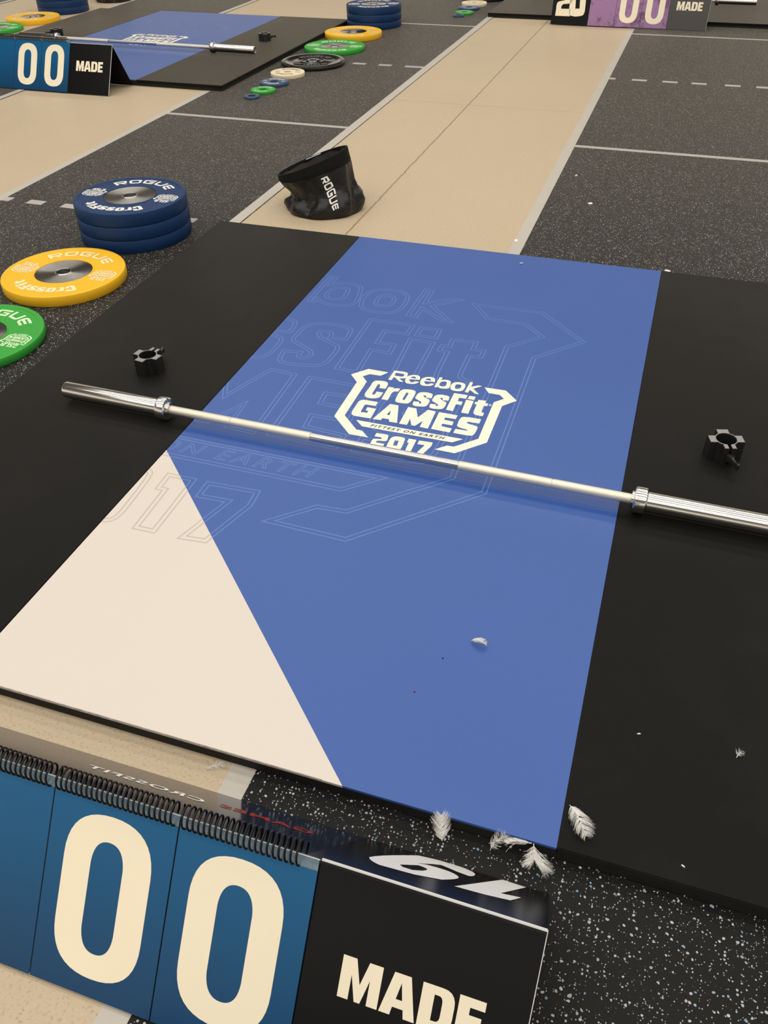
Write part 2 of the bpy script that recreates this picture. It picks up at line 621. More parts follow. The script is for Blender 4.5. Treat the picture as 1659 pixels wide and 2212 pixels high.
# ---------------------------------------------------------------- lettering data (print coordinates in metres on the board)
LOGO = {
 'bracket_left': [[[0.3921,1.4174],[0.4593,1.415],[0.4423,1.3884],[0.4063,1.3874],[0.3896,1.3687],[0.4124,1.3422],[0.4131,1.1438],[0.4706,1.084],[0.4881,1.0835],[0.516,1.0565],[0.459,1.0557],[0.3851,1.1314],[0.3838,1.3307],[0.3504,1.3692]]],
 'bracket_right': [[[0.7678,1.4154],[0.8339,1.4161],[0.8768,1.3689],[0.8412,1.3271],[0.8405,1.1302],[0.7675,1.0541],[0.7104,1.0562],[0.7379,1.0832],[0.7577,1.0843],[0.8134,1.1413],[0.813,1.3404],[0.8379,1.368],[0.8219,1.3856],[0.7872,1.3869]]],
 'R': [[[0.4729,1.4318],[0.503,1.4331],[0.5191,1.4333,1],[0.5222,1.4138,1],[0.5241,1.3946,1],[0.5027,1.3901],[0.5216,1.3732],[0.5091,1.3718],[0.4892,1.3909],[0.4833,1.3909],[0.4832,1.3733],[0.4724,1.3728]],[[0.4824,1.4196],[0.5017,1.4197],[0.5107,1.42,1],[0.5119,1.4114,1],[0.5113,1.4034,1],[0.5053,1.4023],[0.4834,1.402]]],
 'e': [[[0.5663,1.3997],[0.5637,1.4183,1],[0.5528,1.4257,1],[0.5355,1.4228,1],[0.5215,1.409,1],[0.5221,1.388,1],[0.529,1.3681,1],[0.5465,1.3686,1],[0.5629,1.3736,1],[0.568,1.3877],[0.5563,1.3886],[0.552,1.38,1],[0.5399,1.3784,1],[0.5331,1.3948]],[[0.5344,1.4034],[0.5367,1.4126,1],[0.5484,1.4161,1],[0.5536,1.4036]]],
 'e2': [[[0.6143,1.4017],[0.6117,1.4203,1],[0.6008,1.4277,1],[0.5835,1.4248,1],[0.5695,1.411,1],[0.5701,1.39,1],[0.577,1.3701,1],[0.5945,1.3706,1],[0.6109,1.3756,1],[0.616,1.3897],[0.6043,1.3906],[0.6,1.382,1],[0.5879,1.3804,1],[0.5811,1.3968]],[[0.5824,1.4054],[0.5847,1.4146,1],[0.5964,1.4181,1],[0.6016,1.4056]]],
 'b': [[[0.6212,1.4339],[0.6306,1.4338],[0.63,1.4176],[0.6378,1.4246,1],[0.6595,1.4237,1],[0.6637,1.4062,1],[0.6677,1.3766,1],[0.6462,1.37,1],[0.6339,1.3724,1],[0.6283,1.378],[0.6281,1.3727],[0.6202,1.3723]],[[0.6311,1.3942],[0.6301,1.4096,1],[0.6489,1.415,1],[0.652,1.4035,1],[0.6526,1.3855,1],[0.6387,1.382,1],[0.6311,1.388,1]]],
 'o1': [[[0.6665,1.405,1],[0.6733,1.4195,1],[0.6936,1.4236,1],[0.7078,1.4176,1],[0.7116,1.3982,1],[0.7085,1.3729,1],[0.6888,1.3681,1],[0.6721,1.3718,1],[0.667,1.3887,1]],[[0.6798,1.3946,1],[0.6806,1.408,1],[0.6928,1.4101,1],[0.6988,1.4045,1],[0.6995,1.3904,1],[0.6935,1.3825,1],[0.6833,1.3814,1]]],
 'k': [[[0.7183,1.4333],[0.7277,1.4328],[0.7279,1.4061],[0.7461,1.4203],[0.7598,1.4203],[0.7369,1.3978],[0.761,1.3709],[0.7497,1.3706],[0.7281,1.3882],[0.7274,1.3706],[0.7166,1.3713]]],
 'C': [[[0.4612,1.3175],[0.4807,1.3183],[0.4824,1.3377,1],[0.476,1.3599,1],[0.4494,1.3605,1],[0.4284,1.3524,1],[0.4318,1.3239],[0.4299,1.2825],[0.4291,1.2722,1],[0.436,1.2577,1],[0.4501,1.2528,1],[0.4682,1.257,1],[0.4817,1.2667,1],[0.4814,1.2959],[0.46,1.2958],[0.4606,1.2819,1],[0.4589,1.2763,1],[0.4522,1.2753,1],[0.451,1.2839],[0.4505,1.333],[0.4519,1.3397,1],[0.4599,1.3359,1]]],
 'r': [[[0.4866,1.3331],[0.5038,1.3329],[0.5043,1.3266],[0.5115,1.3339,1],[0.5245,1.3324],[0.5231,1.3144],[0.5153,1.3137,1],[0.5065,1.3076,1],[0.5069,1.2927],[0.5078,1.259],[0.4876,1.2587]]],
 'o2': [[[0.5265,1.3289,1],[0.5472,1.337,1],[0.5731,1.3364,1],[0.577,1.3175,1],[0.5766,1.281],[0.5758,1.2607,1],[0.5599,1.2558,1],[0.5324,1.2545,1],[0.5275,1.2725,1],[0.5268,1.3055]],[[0.5483,1.3147],[0.5509,1.3189,1],[0.5567,1.3146,1],[0.5565,1.3079],[0.5557,1.2779],[0.5549,1.2718,1],[0.5482,1.2756,1],[0.5482,1.2822]]],
 's1': [[[0.612,1.3062],[0.6299,1.3077],[0.6304,1.3297,1],[0.6202,1.3346,1],[0.6072,1.3358,1],[0.5931,1.3335,1],[0.5838,1.3254,1],[0.5828,1.3111,1],[0.5819,1.293,1],[0.5942,1.2869,1],[0.6045,1.2803],[0.6089,1.2758,1],[0.6069,1.2686,1],[0.6004,1.2693,1],[0.6016,1.2775],[0.5839,1.2759],[0.5839,1.2585,1],[0.5923,1.2514,1],[0.6123,1.2537,1],[0.6274,1.2584,1],[0.63,1.2784,1],[0.6287,1.2975,1],[0.6194,1.3006,1],[0.608,1.3077],[0.6014,1.3136,1],[0.6058,1.3189,1],[0.613,1.3156,1]]],
 's2': [[[0.6637,1.3075],[0.6815,1.309],[0.6823,1.3309,1],[0.6723,1.3357,1],[0.6594,1.337,1],[0.6454,1.3347,1],[0.6361,1.3266,1],[0.6349,1.3124,1],[0.6337,1.2943,1],[0.6458,1.2883,1],[0.6559,1.2817],[0.6602,1.2773,1],[0.6581,1.2701,1],[0.6517,1.2708,1],[0.653,1.2789],[0.6354,1.2774],[0.6352,1.26,1],[0.6434,1.2529,1],[0.6632,1.2552,1],[0.6783,1.2599,1],[0.6811,1.2798,1],[0.6801,1.2988,1],[0.671,1.3019,1],[0.6597,1.309],[0.6533,1.3149,1],[0.6577,1.3202,1],[0.6649,1.3169,1]]],
 'F': [[[0.6873,1.3563],[0.7298,1.3562],[0.7293,1.3354],[0.7088,1.3351],[0.7091,1.3155],[0.7243,1.3163],[0.7247,1.297],[0.7081,1.2978],[0.7093,1.258],[0.6877,1.259]]],
 'i_dot': [[[0.7351,1.3538],[0.7545,1.355],[0.755,1.3355],[0.7344,1.3358]]],
 'i_stem': [[[0.7313,1.3302],[0.755,1.3296],[0.7555,1.2572],[0.7343,1.2574]]],
 't': [[[0.7662,1.3401],[0.7898,1.3423],[0.7899,1.3287],[0.7995,1.3285],[0.7989,1.3133],[0.7893,1.3131],[0.7894,1.2808],[0.7897,1.2752,1],[0.7993,1.2752],[0.7988,1.2575],[0.7803,1.2555,1],[0.7689,1.2632,1],[0.7675,1.2797,1],[0.7673,1.314],[0.76,1.3148],[0.7607,1.3274],[0.7668,1.3274]]],
 'reg': [[[0.8014,1.3229,1],[0.8046,1.3285,1],[0.8101,1.3256,1],[0.8115,1.3191,1],[0.8077,1.3149,1],[0.8023,1.3171,1]]],
 'G': [[[0.4836,1.2401],[0.4831,1.2174],[0.4589,1.2173],[0.451,1.2172,1],[0.4501,1.2098,1],[0.4513,1.1768],[0.4527,1.1741],[0.4718,1.1753],[0.471,1.1866],[0.4631,1.1861],[0.462,1.2045],[0.4901,1.2039],[0.4905,1.15],[0.4463,1.1493],[0.4341,1.1496,1],[0.4273,1.1616,1],[0.4264,1.1755],[0.4261,1.2202],[0.4263,1.2372,1],[0.4401,1.2408]]],
 'A': [[[0.5213,1.2413],[0.5476,1.2407],[0.5716,1.1505],[0.5472,1.15],[0.5442,1.1619],[0.523,1.1615],[0.5223,1.1506],[0.4972,1.149]],[[0.5341,1.2086],[0.5386,1.1818],[0.5291,1.1835]]],
 'M': [[[0.5775,1.2409],[0.6026,1.2406],[0.6205,1.1953],[0.6378,1.2436],[0.662,1.2416],[0.6643,1.1483],[0.6398,1.1499],[0.6393,1.1828],[0.6251,1.1513],[0.6144,1.151],[0.6012,1.1832],[0.6016,1.1493],[0.5781,1.1488]]],
 'E': [[[0.6724,1.2414],[0.7288,1.2396],[0.7278,1.2192],[0.696,1.2185],[0.6968,1.2065],[0.7257,1.2046],[0.7265,1.1848],[0.6968,1.1846],[0.6979,1.1718],[0.7296,1.1692],[0.7283,1.148],[0.6732,1.1498]]],
 'S': [[[0.7986,1.2398],[0.798,1.217],[0.768,1.2161],[0.7633,1.2154,1],[0.763,1.2062,1],[0.7848,1.2039],[0.7983,1.2009,1],[0.7996,1.187,1],[0.7983,1.1725],[0.7974,1.1519,1],[0.7846,1.149,1],[0.7752,1.1478],[0.7389,1.1489],[0.7398,1.1703],[0.7693,1.1713],[0.7762,1.171,1],[0.7728,1.177,1],[0.7557,1.1788],[0.7403,1.1812,1],[0.7392,1.1971,1],[0.7385,1.215],[0.7393,1.2355,1],[0.7544,1.239,1],[0.764,1.2405]]],
 'banner': [[[0.453,1.1307],[0.773,1.1271],[0.7476,1.1025],[0.4804,1.1043]]],
 '2': [[[0.5312,1.0843],[0.5551,1.0853],[0.5682,1.0858,1],[0.5696,1.0723,1],[0.5719,1.0544,1],[0.5629,1.0516,1],[0.5501,1.0505],[0.5431,1.0492,1],[0.5443,1.0393],[0.5693,1.0399],[0.5701,1.0227],[0.5308,1.0226],[0.5314,1.0376],[0.5295,1.0527,1],[0.5396,1.0573,1],[0.549,1.0587],[0.5545,1.0596,1],[0.5531,1.0672,1],[0.5486,1.0673],[0.5312,1.0671]]],
 '0': [[[0.5775,1.0675],[0.5785,1.0823,1],[0.5932,1.0854],[0.6155,1.0879,1],[0.6192,1.0733,1],[0.6207,1.037],[0.6204,1.0252,1],[0.6084,1.022,1],[0.5975,1.0209],[0.5802,1.0216,1],[0.5778,1.0363,1]],[[0.5923,1.065],[0.6036,1.0656],[0.6057,1.0408],[0.5945,1.0401]]],
 '1': [[[0.6272,1.0844],[0.6495,1.0847],[0.6502,1.0234],[0.6342,1.0231],[0.633,1.0653],[0.6277,1.0653]]],
 '7': [[[0.6575,1.0842],[0.6964,1.0858],[0.6976,1.0686],[0.6853,1.0252],[0.6664,1.0234],[0.6787,1.067],[0.6576,1.0661]]],
}

GL = {
 'R': (1.25, [[(0,0),(0,1),(1.0,1),(1.25,1,1),(1.25,.75),(1.25,.58),(1.25,.33,1),(1.0,.33),(.88,.33),(1.25,0),(.9,0),(.55,.33),(.27,.33),(.27,0)], [(.27,.77),(.27,.56),(.93,.56),(1.0,.56,1),(1.0,.66),(1.0,.77,1),(.93,.77)]]),
 'O': (1.25, [[(.3,0),(0,0,1),(0,.3),(0,.7),(0,1,1),(.3,1),(.95,1),(1.25,1,1),(1.25,.7),(1.25,.3),(1.25,0,1),(.95,0)], [(.4,.23),(.85,.23),(.98,.23,1),(.98,.35),(.98,.65),(.98,.77,1),(.85,.77),(.4,.77),(.27,.77,1),(.27,.65),(.27,.35),(.27,.23,1)]]),
 'G': (1.25, [[(1.25,.77),(.4,.77),(.27,.77,1),(.27,.65),(.27,.35),(.27,.23,1),(.4,.23),(.98,.23),(.98,.40),(.6,.40),(.6,.60),(1.25,.60),(1.25,0),(.3,0),(0,0,1),(0,.3),(0,.7),(0,1,1),(.3,1),(1.25,1)]]),
 'U': (1.25, [[(0,1),(.27,1),(.27,.37),(.27,.23,1),(.42,.23),(.83,.23),(.98,.23,1),(.98,.37),(.98,1),(1.25,1),(1.25,.3),(1.25,0,1),(.95,0),(.3,0),(0,0,1),(0,.3)]]),
 'E': (1.15, [[(1.15,1),(.35,1),(0,1,1),(0,.65),(0,.35),(0,0,1),(.35,0),(1.15,0),(1.15,.22),(.4,.22),(.27,.22,1),(.27,.34),(.27,.39),(1.1,.39),(1.1,.61),(.27,.61),(.27,.66),(.27,.78,1),(.4,.78),(1.15,.78)]]),
}
BLK = {
 'M': [[(0,0),(0,1),(.34,1),(.5,.42),(.66,1),(1,1),(1,0),(.73,0),(.73,.6),(.57,0),(.43,0),(.27,.6),(.27,0)]],
 'A': [[(0,0),(.27,1),(.73,1),(1,0),(.69,0),(.65,.2),(.35,.2),(.31,0)], [(.41,.4),(.59,.4),(.5,.8)]],
 'D': [[(0,0),(0,1),(.6,1),(1,1,1),(1,.65),(1,.35),(1,0,1),(.6,0)], [(.38,.2),(.5,.2),(.64,.2,1),(.64,.36),(.64,.64),(.64,.8,1),(.5,.8),(.38,.8)]],
 'E': [[(0,0),(0,1),(1,1),(1,.78),(.44,.78),(.44,.61),(.92,.61),(.92,.4),(.44,.4),(.44,.22),(1,.22),(1,0)]],
 '0': [[(.5,0),(.0,0,1),(0,.30),(0,.70),(0,1,1),(.5,1),(1,1,1),(1,.70),(1,.30),(1,0,1)], [(.5,.155),(.67,.155,1),(.685,.30),(.685,.70),(.67,.845,1),(.5,.845),(.33,.845,1),(.315,.70),(.315,.30),(.33,.155,1)]],
}
LX0, LX1 = 0.44, 0.80
ALLK = list(LOGO.keys())


def arc_map(radius, a_mid, width, z, scale_y=1.0):
    """straight run of text (x to width, y up) laid on a circle, tops outward, read clockwise"""
    def f(p):
        a = a_mid - (p.x - width / 2) / (radius + 0.45 * 0.0)
        r = radius + p.y * scale_y
        return Vector((r * math.cos(a), r * math.sin(a), z))
    return f


def word_rogue(h):
    """contours of the word in a run of height h"""
    out = []
    x = 0
    for ch in 'ROGUE':
        w, cs = GL[ch]
        out.append([[((px[0] + x) * h, px[1] * h) + tuple(px[2:]) for px in c] for c in cs])
        x += w + 0.24
    return out, (x - 0.24) * h


def word_crossfit(h):
    ks = ['C', 'r', 'o2', 's1', 's2', 'F', 'i_dot', 'i_stem', 't']
    xs = [p[0] for k in ks for c in LOGO[k] for p in c]
    out = []
    # the printed word sits on a level line; measure each glyph against it
    y0 = min(p[1] for p in LOGO['i_stem'][0]); y1 = max(p[1] for p in LOGO['F'][0])
    x0, x1 = min(xs), max(xs)
    s = h / (y1 - y0)
    for k in ks:
        out.append([[((p[0] - x0) * s, (p[1] - y0) * s) + tuple(p[2:]) for p in c] for c in LOGO[k]])
    return out, (x1 - x0) * s


def shape_word(bm, word, f, n=4, step=None):
    for g in word:
        glyph(bm, g, f, n, step)


def logo_fill(bm, keys, f, n=5):
    for k in keys:
        glyph(bm, LOGO[k], f, n)


# ---------------------------------------------------------------- floor, tape, rubber rolls, ceiling
bm = bmesh.new()
box(bm, -30, 30, -12, 45, -0.12, 0.0)
fl = link('floor', bm, M['concrete'])
tag(fl, 'tan bare concrete floor of the hall', None, kind='structure')
bm = bmesh.new()
box(bm, -30, 30, -14, 45, 9.6, 9.7)
tag(link('ceiling', bm, M['ceiling']), 'dark high ceiling of the hall', None, kind='structure')

RT = 0.003
rolls = [(-0.596, -1.829, 'speckled black rubber floor strip between the near plate stack and the left sandy lane'),
         (-3.070, -4.300, 'speckled black rubber floor strip under the second blue platform at upper left'),
         (-5.545, -6.780, 'sliver of black rubber floor in the very top left corner'),
         (3.10, 0.659, 'speckled black rubber floor strip along the right side with white flecks')]
for x1, x0, lab in rolls:
    bm = bmesh.new()
    box(bm, min(x0, x1), max(x0, x1), -4, 30, 0.0, RT)
    tag(link('rubber_flooring', bm, M['fleck']), lab, 'rubber flooring', 'rolls of speckled rubber flooring')

# long tape along the lane edges
GT = 'long grey floor tapes along the lanes'
for xa, xb, z, lab in [(-0.651, -0.598, RT, 'grey tape along the left edge of the central sandy lane, passing behind the black bag'),
                       (0.609, 0.6585, 0.0, 'grey tape along the right edge of the central sandy lane'),
                       (-1.880, -1.830, 0.0, 'grey tape along the right edge of the left sandy lane'),
                       (-3.122, -3.072, RT, 'grey tape with dark seam on the left side of the left sandy lane'),
                       (-4.350, -4.301, 0.0, 'grey tape beside the upper left plates and second platform'),
                       (-5.600, -5.547, RT, 'grey tape in the top left corner of the floor')]:
    bm = bmesh.new()
    box(bm, xa, xb, -4, 30, z, z + 0.0006)
    tag(link('floor_tape', bm, M['tape']), lab, 'floor tape', GT)
# cross tapes on the rubber
for y, x0, x1, lab in [(4.049, -1.829, -0.651, 'solid grey tape line crossing the rubber left of the central lane, behind the black bag'),
                       (4.049, 0.659, 3.0, 'solid grey tape line crossing the right rubber below the row of dashes'),
                       (7.196, -1.72, -0.651, 'short solid grey tape line right of the far blue plate stack'),
                       (7.196, 0.659, 3.0, 'solid grey tape line just in front of the purple scoreboard')]:
    bm = bmesh.new()
    box(bm, x0, x1, y - 0.019, y + 0.019, RT, RT + 0.0006)
    tag(link('floor_tape', bm, M['tape_rubber']), lab, 'floor tape', 'cross tapes on the rubber')


ORD = ('first', 'second', 'third', 'fourth', 'fifth', 'sixth')


def dashes(y, xs, h, lab, grp):
    for k, (a, b) in enumerate(xs):
        bm = bmesh.new()
        box(bm, a, b, y - h, y + h, RT, RT + 0.0006)
        tag(link('tape_dash', bm, M['tape_rubber']), lab % ORD[k], 'floor tape', grp)


dashes(5.624, [(-0.791, -0.652), (-0.989, -0.891), (-1.189, -1.089), (-1.389, -1.289)], 0.024,
       '%s grey dash left of the central lane, in the row beside the far black plate', 'dashes on the rubber left of the central lane')
dashes(5.627, [(0.66, 0.700), (0.808, 0.907), (1.007, 1.106), (1.194, 1.290), (1.404, 1.502), (1.598, 1.698)], 0.024,
       '%s grey dash from the central lane tape, in the dashed row on the right', 'dashes on the right rubber')
dashes(2.487, [(-1.828, -1.785), (-1.690, -1.603), (-1.500, -1.400), (-0.9, -0.80)], 0.0245,
       '%s grey dash from the left sandy lane, in the row meeting the near blue stack', 'dashes by the near blue stack')

# ---------------------------------------------------------------- lifting platforms
HP = 0.0366
BW = 1.2192
BL = 2.44
RL = 0.645
GM = ((3.9098, -0.0195), (-0.0413, 3.7144), (-2.3497, -3.2762))


def ghost(p):
    return Vector((p[0] * GM[0][0] + p[1] * GM[1][0] + GM[2][0], p[0] * GM[0][1] + p[1] * GM[1][1] + GM[2][1]))


def make_platform(loc, label):
    root = thing('lifting_platform', loc)
    tag(root, label, 'lifting platform', 'lifting platforms')
    bm = bmesh.new()
    box(bm, 0, BW, 0, BL, HP - 0.006, HP)
    link('printed_board', bm, M['print'], root)
    # ragged dark plywood base under the board with a worn lip at the near edge
    bm = bmesh.new()
    box(bm, -RL, BW + RL, 0.002, BL - 0.002, 0.0035, HP - 0.0062)
    link('base_layer', bm, M['edge'], root)
    rnd = random.Random(5)
    bm = bmesh.new()
    prev = None
    x = 0.0
    while x < 0.80:
        deep = rnd.choice((0.0003, 0.0003, 0.0008, 0.0022)) if x > 0.12 else 0.0004
        cur = [bm.verts.new(p) for p in ((x, -0.0010, HP + 0.0001), (x, -0.0010, HP - 0.0004 - deep), (x, 0.0012, HP + 0.0001))]
        if prev:
            bm.faces.new((prev[0], prev[1], cur[1], cur[0]))
            bm.faces.new((prev[0], cur[0], cur[2], prev[2]))
        prev = cur
        x += rnd.uniform(0.003, 0.012)
    link('worn_lip', bm, M['chip'], root)
    for x0, x1 in ((-RL, -0.0008), (BW + 0.0008, BW + RL)):
        bm = bmesh.new()
        box(bm, x0, x1, 0.0, BL, HP - 0.019, HP + 0.0005)
        bevel_all(bm, 0.002, 2)
        link('rubber_mat', bm, M['mat'], root)
    # big double-line outline of the emblem
    bm = bmesh.new()
    zf = lambda p: Vector((p.x, p.y, HP + 0.0002))
    for k in ALLK:
        if k == 'reg':
            continue
        for c in LOGO[k]:
            g = [ghost(p) for p in smooth_contour([tuple(q) for q in c], 5)]
            ribbon(bm, g, 0.0036, zf, clip=0.0005)
            ribbon(bm, inset_loop(g, 0.0125), 0.0036, zf, clip=0.0005)
    # outlined small words of the banner
    vs_, _, es = font_mesh('FITTEST ON EARTH', 0.0, 1.35, True)
    x0 = min(v.x for v in vs_); x1 = max(v.x for v in vs_); y1 = max(v.y for v in vs_)
    mp = lambda v: ghost((0.5025 + (v.x - x0) / (x1 - x0) * 0.2185 + (v.y / y1) * 0.004, 1.1105 + v.y / y1 * 0.0125))
    for a, b in es:
        pa, pb = mp(vs_[a]), mp(vs_[b])
        d = (pb - pa)
        if d.length < 1e-5 or pa.x < 0.002 or pb.x < 0.002:
            continue
        n = Vector((-d.y, d.x)).normalized() * 0.0013
        bm.faces.new([bm.verts.new(zf(q)) for q in (pa - n, pb - n, pb + n, pa + n)])
    bmesh.ops.recalc_face_normals(bm, faces=bm.faces)
    link('outline_emblem', bm, M['outline'], root)
    # solid emblem
    zs = lambda p: Vector((p.x, p.y, HP + 0.0005))
    bm = bmesh.new()
    logo_fill(bm, [k for k in ALLK if k != 'reg'], zs)
    em = link('emblem', bm, M['cream'], root)
    em['label'] = 'cream printed emblem'
    bm = bmesh.new()
    tf = lambda p: Vector((0.5025 + p.x + p.y * 0.32, 1.1105 + p.y - p.x * 0.004, HP + 0.0008))
    font_add(bm, 'FITTEST ON EARTH', tf, 0.2165, 0.0125, 0.03, 1.35)
    link('banner_lettering', bm, M['navy'], em)
    bm = bmesh.new()
    logo_fill(bm, ['reg'], zs)
    link('trademark_dot', bm, M['reg'], em)
    return root


plat = make_platform((0, 0, 0), 'near blue and cream lifting platform with black rubber sides, filling the foreground')
p2 = copy_tree(plat)
p2.location = (-3.612, 4.625, 0)
tag(p2, 'far blue lifting platform at upper left behind the dark blue scoreboard', 'lifting platform', 'lifting platforms')
p3 = copy_tree(plat)
p3.location = (0, 7.655, 0)
tag(p3, 'dark rubber edge of a lifting platform behind the purple scoreboard at top right', 'lifting platform', 'lifting platforms')


# ---------------------------------------------------------------- barbells
def make_barbell(loc, rz, label):
    root = thing('barbell', loc, rz)
    tag(root, label, 'barbell', 'barbells')
    R = 0.0125

    def seg(name, x0, x1, r, mat, parent, grooves=()):
        prof = [(0.0001, x0), (r - 0.0006, x0), (r, x0 + 0.0006)]
        for g in grooves:
            prof += [(r, g - 0.0022), (r - 0.0012, g - 0.0014), (r - 0.0012, g + 0.0014), (r, g + 0.0022)]
        if not grooves:
            prof += [(r, x0 + (x1 - x0) * k / 12) for k in range(1, 12)]
        prof += [(r, x1 - 0.0006), (r - 0.0006, x1), (0.0001, x1)]
        return link(name, lathe(prof, 48, 'x'), mat, parent, smooth=30)
    seg('smooth_center', -0.211, 0.209, R - 0.0003, M['chrome'], root)
    for s in (-1, 1):
        a, b = (0.2092, 0.655) if s > 0 else (-0.655, -0.2112)
        seg('knurled_shaft', a, b, R, M['knurl'], root, grooves=(s * 0.455,) if s > 0 else (-0.455,))
        def X(v, s=s):
            return s * v
        # sleeve with shoulder collar, end ring and recessed cap
        prof = [(0.0135, 0.652), (0.021, 0.652), (0.0215, 0.6575), (0.030, 0.6578), (0.0332, 0.6605), (0.034, 0.663), (0.034, 0.684), (0.0332, 0.6865),
                (0.027, 0.6882), (0.0252, 0.690), (0.0252, 1.006), (0.0242, 1.0085), (0.021, 1.0092), (0.0202, 1.0085), (0.0202, 1.0065), (0.0001, 1.0065)]
        sl = link('sleeve', lathe([(r, X(z)) for r, z in prof], 64, 'x'), M['sleeve'], root, smooth=30)
        prof = [(0.0001, 1.0067), (0.014, 1.0067), (0.0155, 1.0076), (0.0178, 1.0076), (0.0186, 1.0067)]
        link('end_cap', lathe([(r, X(z)) for r, z in prof], 48, 'x'), M['brass'], sl, smooth=30)
    return root


bar = make_barbell((0.593, 0.9625, HP + 0.0345), -0.0186, 'near steel barbell lying across the foreground blue platform')
b2 = copy_tree(bar)
b2.location = (-2.975, 5.552, HP + 0.0357)
b2.rotation_euler = (0, 0, -0.022)
b2.scale = (1.04, 1.035, 1.035)
tag(b2, 'steel barbell lying across the far blue platform behind the dark blue scoreboard', 'barbell', 'barbells')
b3 = copy_tree(bar)
b3.location = (0.603, 8.52, HP + 0.0345)
b3.rotation_euler = (0, 0, -0.01)
tag(b3, 'bright steel barbell end showing beside the purple scoreboard at the top edge', 'barbell', 'barbells')


# ---------------------------------------------------------------- barbell collars (clips)
def make_collar(loc, rz, label):
    root = thing('barbell_collar', loc, rz)
    tag(root, label, 'barbell collar', 'locking barbell collars')

    def outline(ro, rl, ri, gap, hw):
        pts = []
        N = 480
        g_in = math.asin(gap / ri)
        for i in range(N + 1):
            a = g_in * 0.8 + (2 * math.pi - 1.6 * g_in) * i / N
            k = round(a / (math.pi / 2))
            d = a - k * math.pi / 2
            across = abs(math.sin(d))
            # lobes flare outward with flat ends
            r = ro
            if abs(d) < 0.7:
                if math.tan(abs(d)) * rl < hw:
                    r = rl / math.cos(d)
                elif across > 1e-6:
                    r = max(ro, (hw + 0.0005) / across)
            pts.append((r, a))
        return pts
    ro, rl, ri, gap, hw = 0.0305, 0.0455, 0.0262, 0.0035, 0.0155

    def c_shape(inset, z0, z1):
        out = outline(ro - inset, rl - inset, ri + inset, gap + inset, hw - inset)
        outer = [(r * math.cos(a), r * math.sin(a)) for r, a in out]
        # straight sides of the slot
        outer[0] = (rl - inset, gap + inset); outer[-1] = (rl - inset, -gap - inset)
        outer = [p for i, p in enumerate(outer) if i in (0, len(outer) - 1) or not (p[0] > 0 and abs(p[1]) < gap + inset + 0.0004)]
        g = math.asin((gap + inset) / (ri + inset))
        inner = [((ri + inset) * math.cos(a), (ri + inset) * math.sin(a)) for a in [-g + -(2 * math.pi - 2 * g) * i / 72 for i in range(73)]]
        loop = outer + inner
        bm = bmesh.new()
        top = [bm.verts.new((x, y, z1)) for x, y in loop]
        bot = [bm.verts.new((x, y, z0)) for x, y in loop]
        tris = tessellate_polygon([[Vector((x, y, 0)) for x, y in loop]])
        for t in tris:
            for vs_ in (top, bot):
                try:
                    bm.faces.new([vs_[i] for i in t])
                except ValueError:
                    pass
        for i in range(len(loop)):
            j = (i + 1) % len(loop)
            try:
                bm.faces.new((top[i], top[j], bot[j], bot[i]))
            except ValueError:
                pass
        bmesh.ops.recalc_face_normals(bm, faces=bm.faces)
        return bm
    link('clamp_body', c_shape(0.0, 0.0, 0.0535), M['clip_body'], root)
    link('end_face', c_shape(0.0012, 0.0536, 0.0550), M['clip_face'], root)['label'] = 'silver end face'
    # cam lever with flared thumb tab
    bm = bmesh.new()
    sec = [(0.040, 0.010, 0.016, 0.034), (0.050, 0.010, 0.015, 0.036), (0.060, 0.004, 0.020, 0.034), (0.074, 0.0035, 0.022, 0.032), (0.088, 0.0045, 0.016, 0.036), (0.091, 0.002, 0.019, 0.033)]
    prev = None
    for x, w, z0, z1 in sec:
        y = (x - 0.04) * 0.25
        ring = [bm.verts.new(p) for p in ((x, y - w, z0), (x, y + w, z0), (x, y + w, z1), (x, y - w, z1))]
        if prev:
            for i in range(4):
                bm.faces.new((prev[i], prev[(i + 1) % 4], ring[(i + 1) % 4], ring[i]))
        else:
            bm.faces.new(ring[::-1])
        prev = ring
    bm.faces.new(prev)
    bmesh.ops.recalc_face_normals(bm, faces=bm.faces)
    bevel_all(bm, 0.0012, 2)
    link('lever', bm, M['clip_body'], root, smooth=40)
    return root


ZT = HP + 0.0005
cl = make_collar((-0.270, 1.209, ZT), math.radians(82), 'locking barbell collar on black rubber beyond the left end of the near barbell')
for x, y, rz, lab in [(1.460, 1.258, math.radians(-74), 'locking barbell collar on black rubber beyond the right end of the near barbell'),
                      (-3.842, 5.798, math.radians(205), 'dark barbell collar beside the left sleeve of the far barbell'),
                      (-2.078, 6.034, math.radians(30), 'small steel barbell collar on the far platform, right of its emblem')]:
    c = copy_tree(cl)
    c.location = (x, y, ZT)
    c.rotation_euler = (0, 0, rz)
    tag(c, lab, 'barbell collar', 'locking barbell collars')


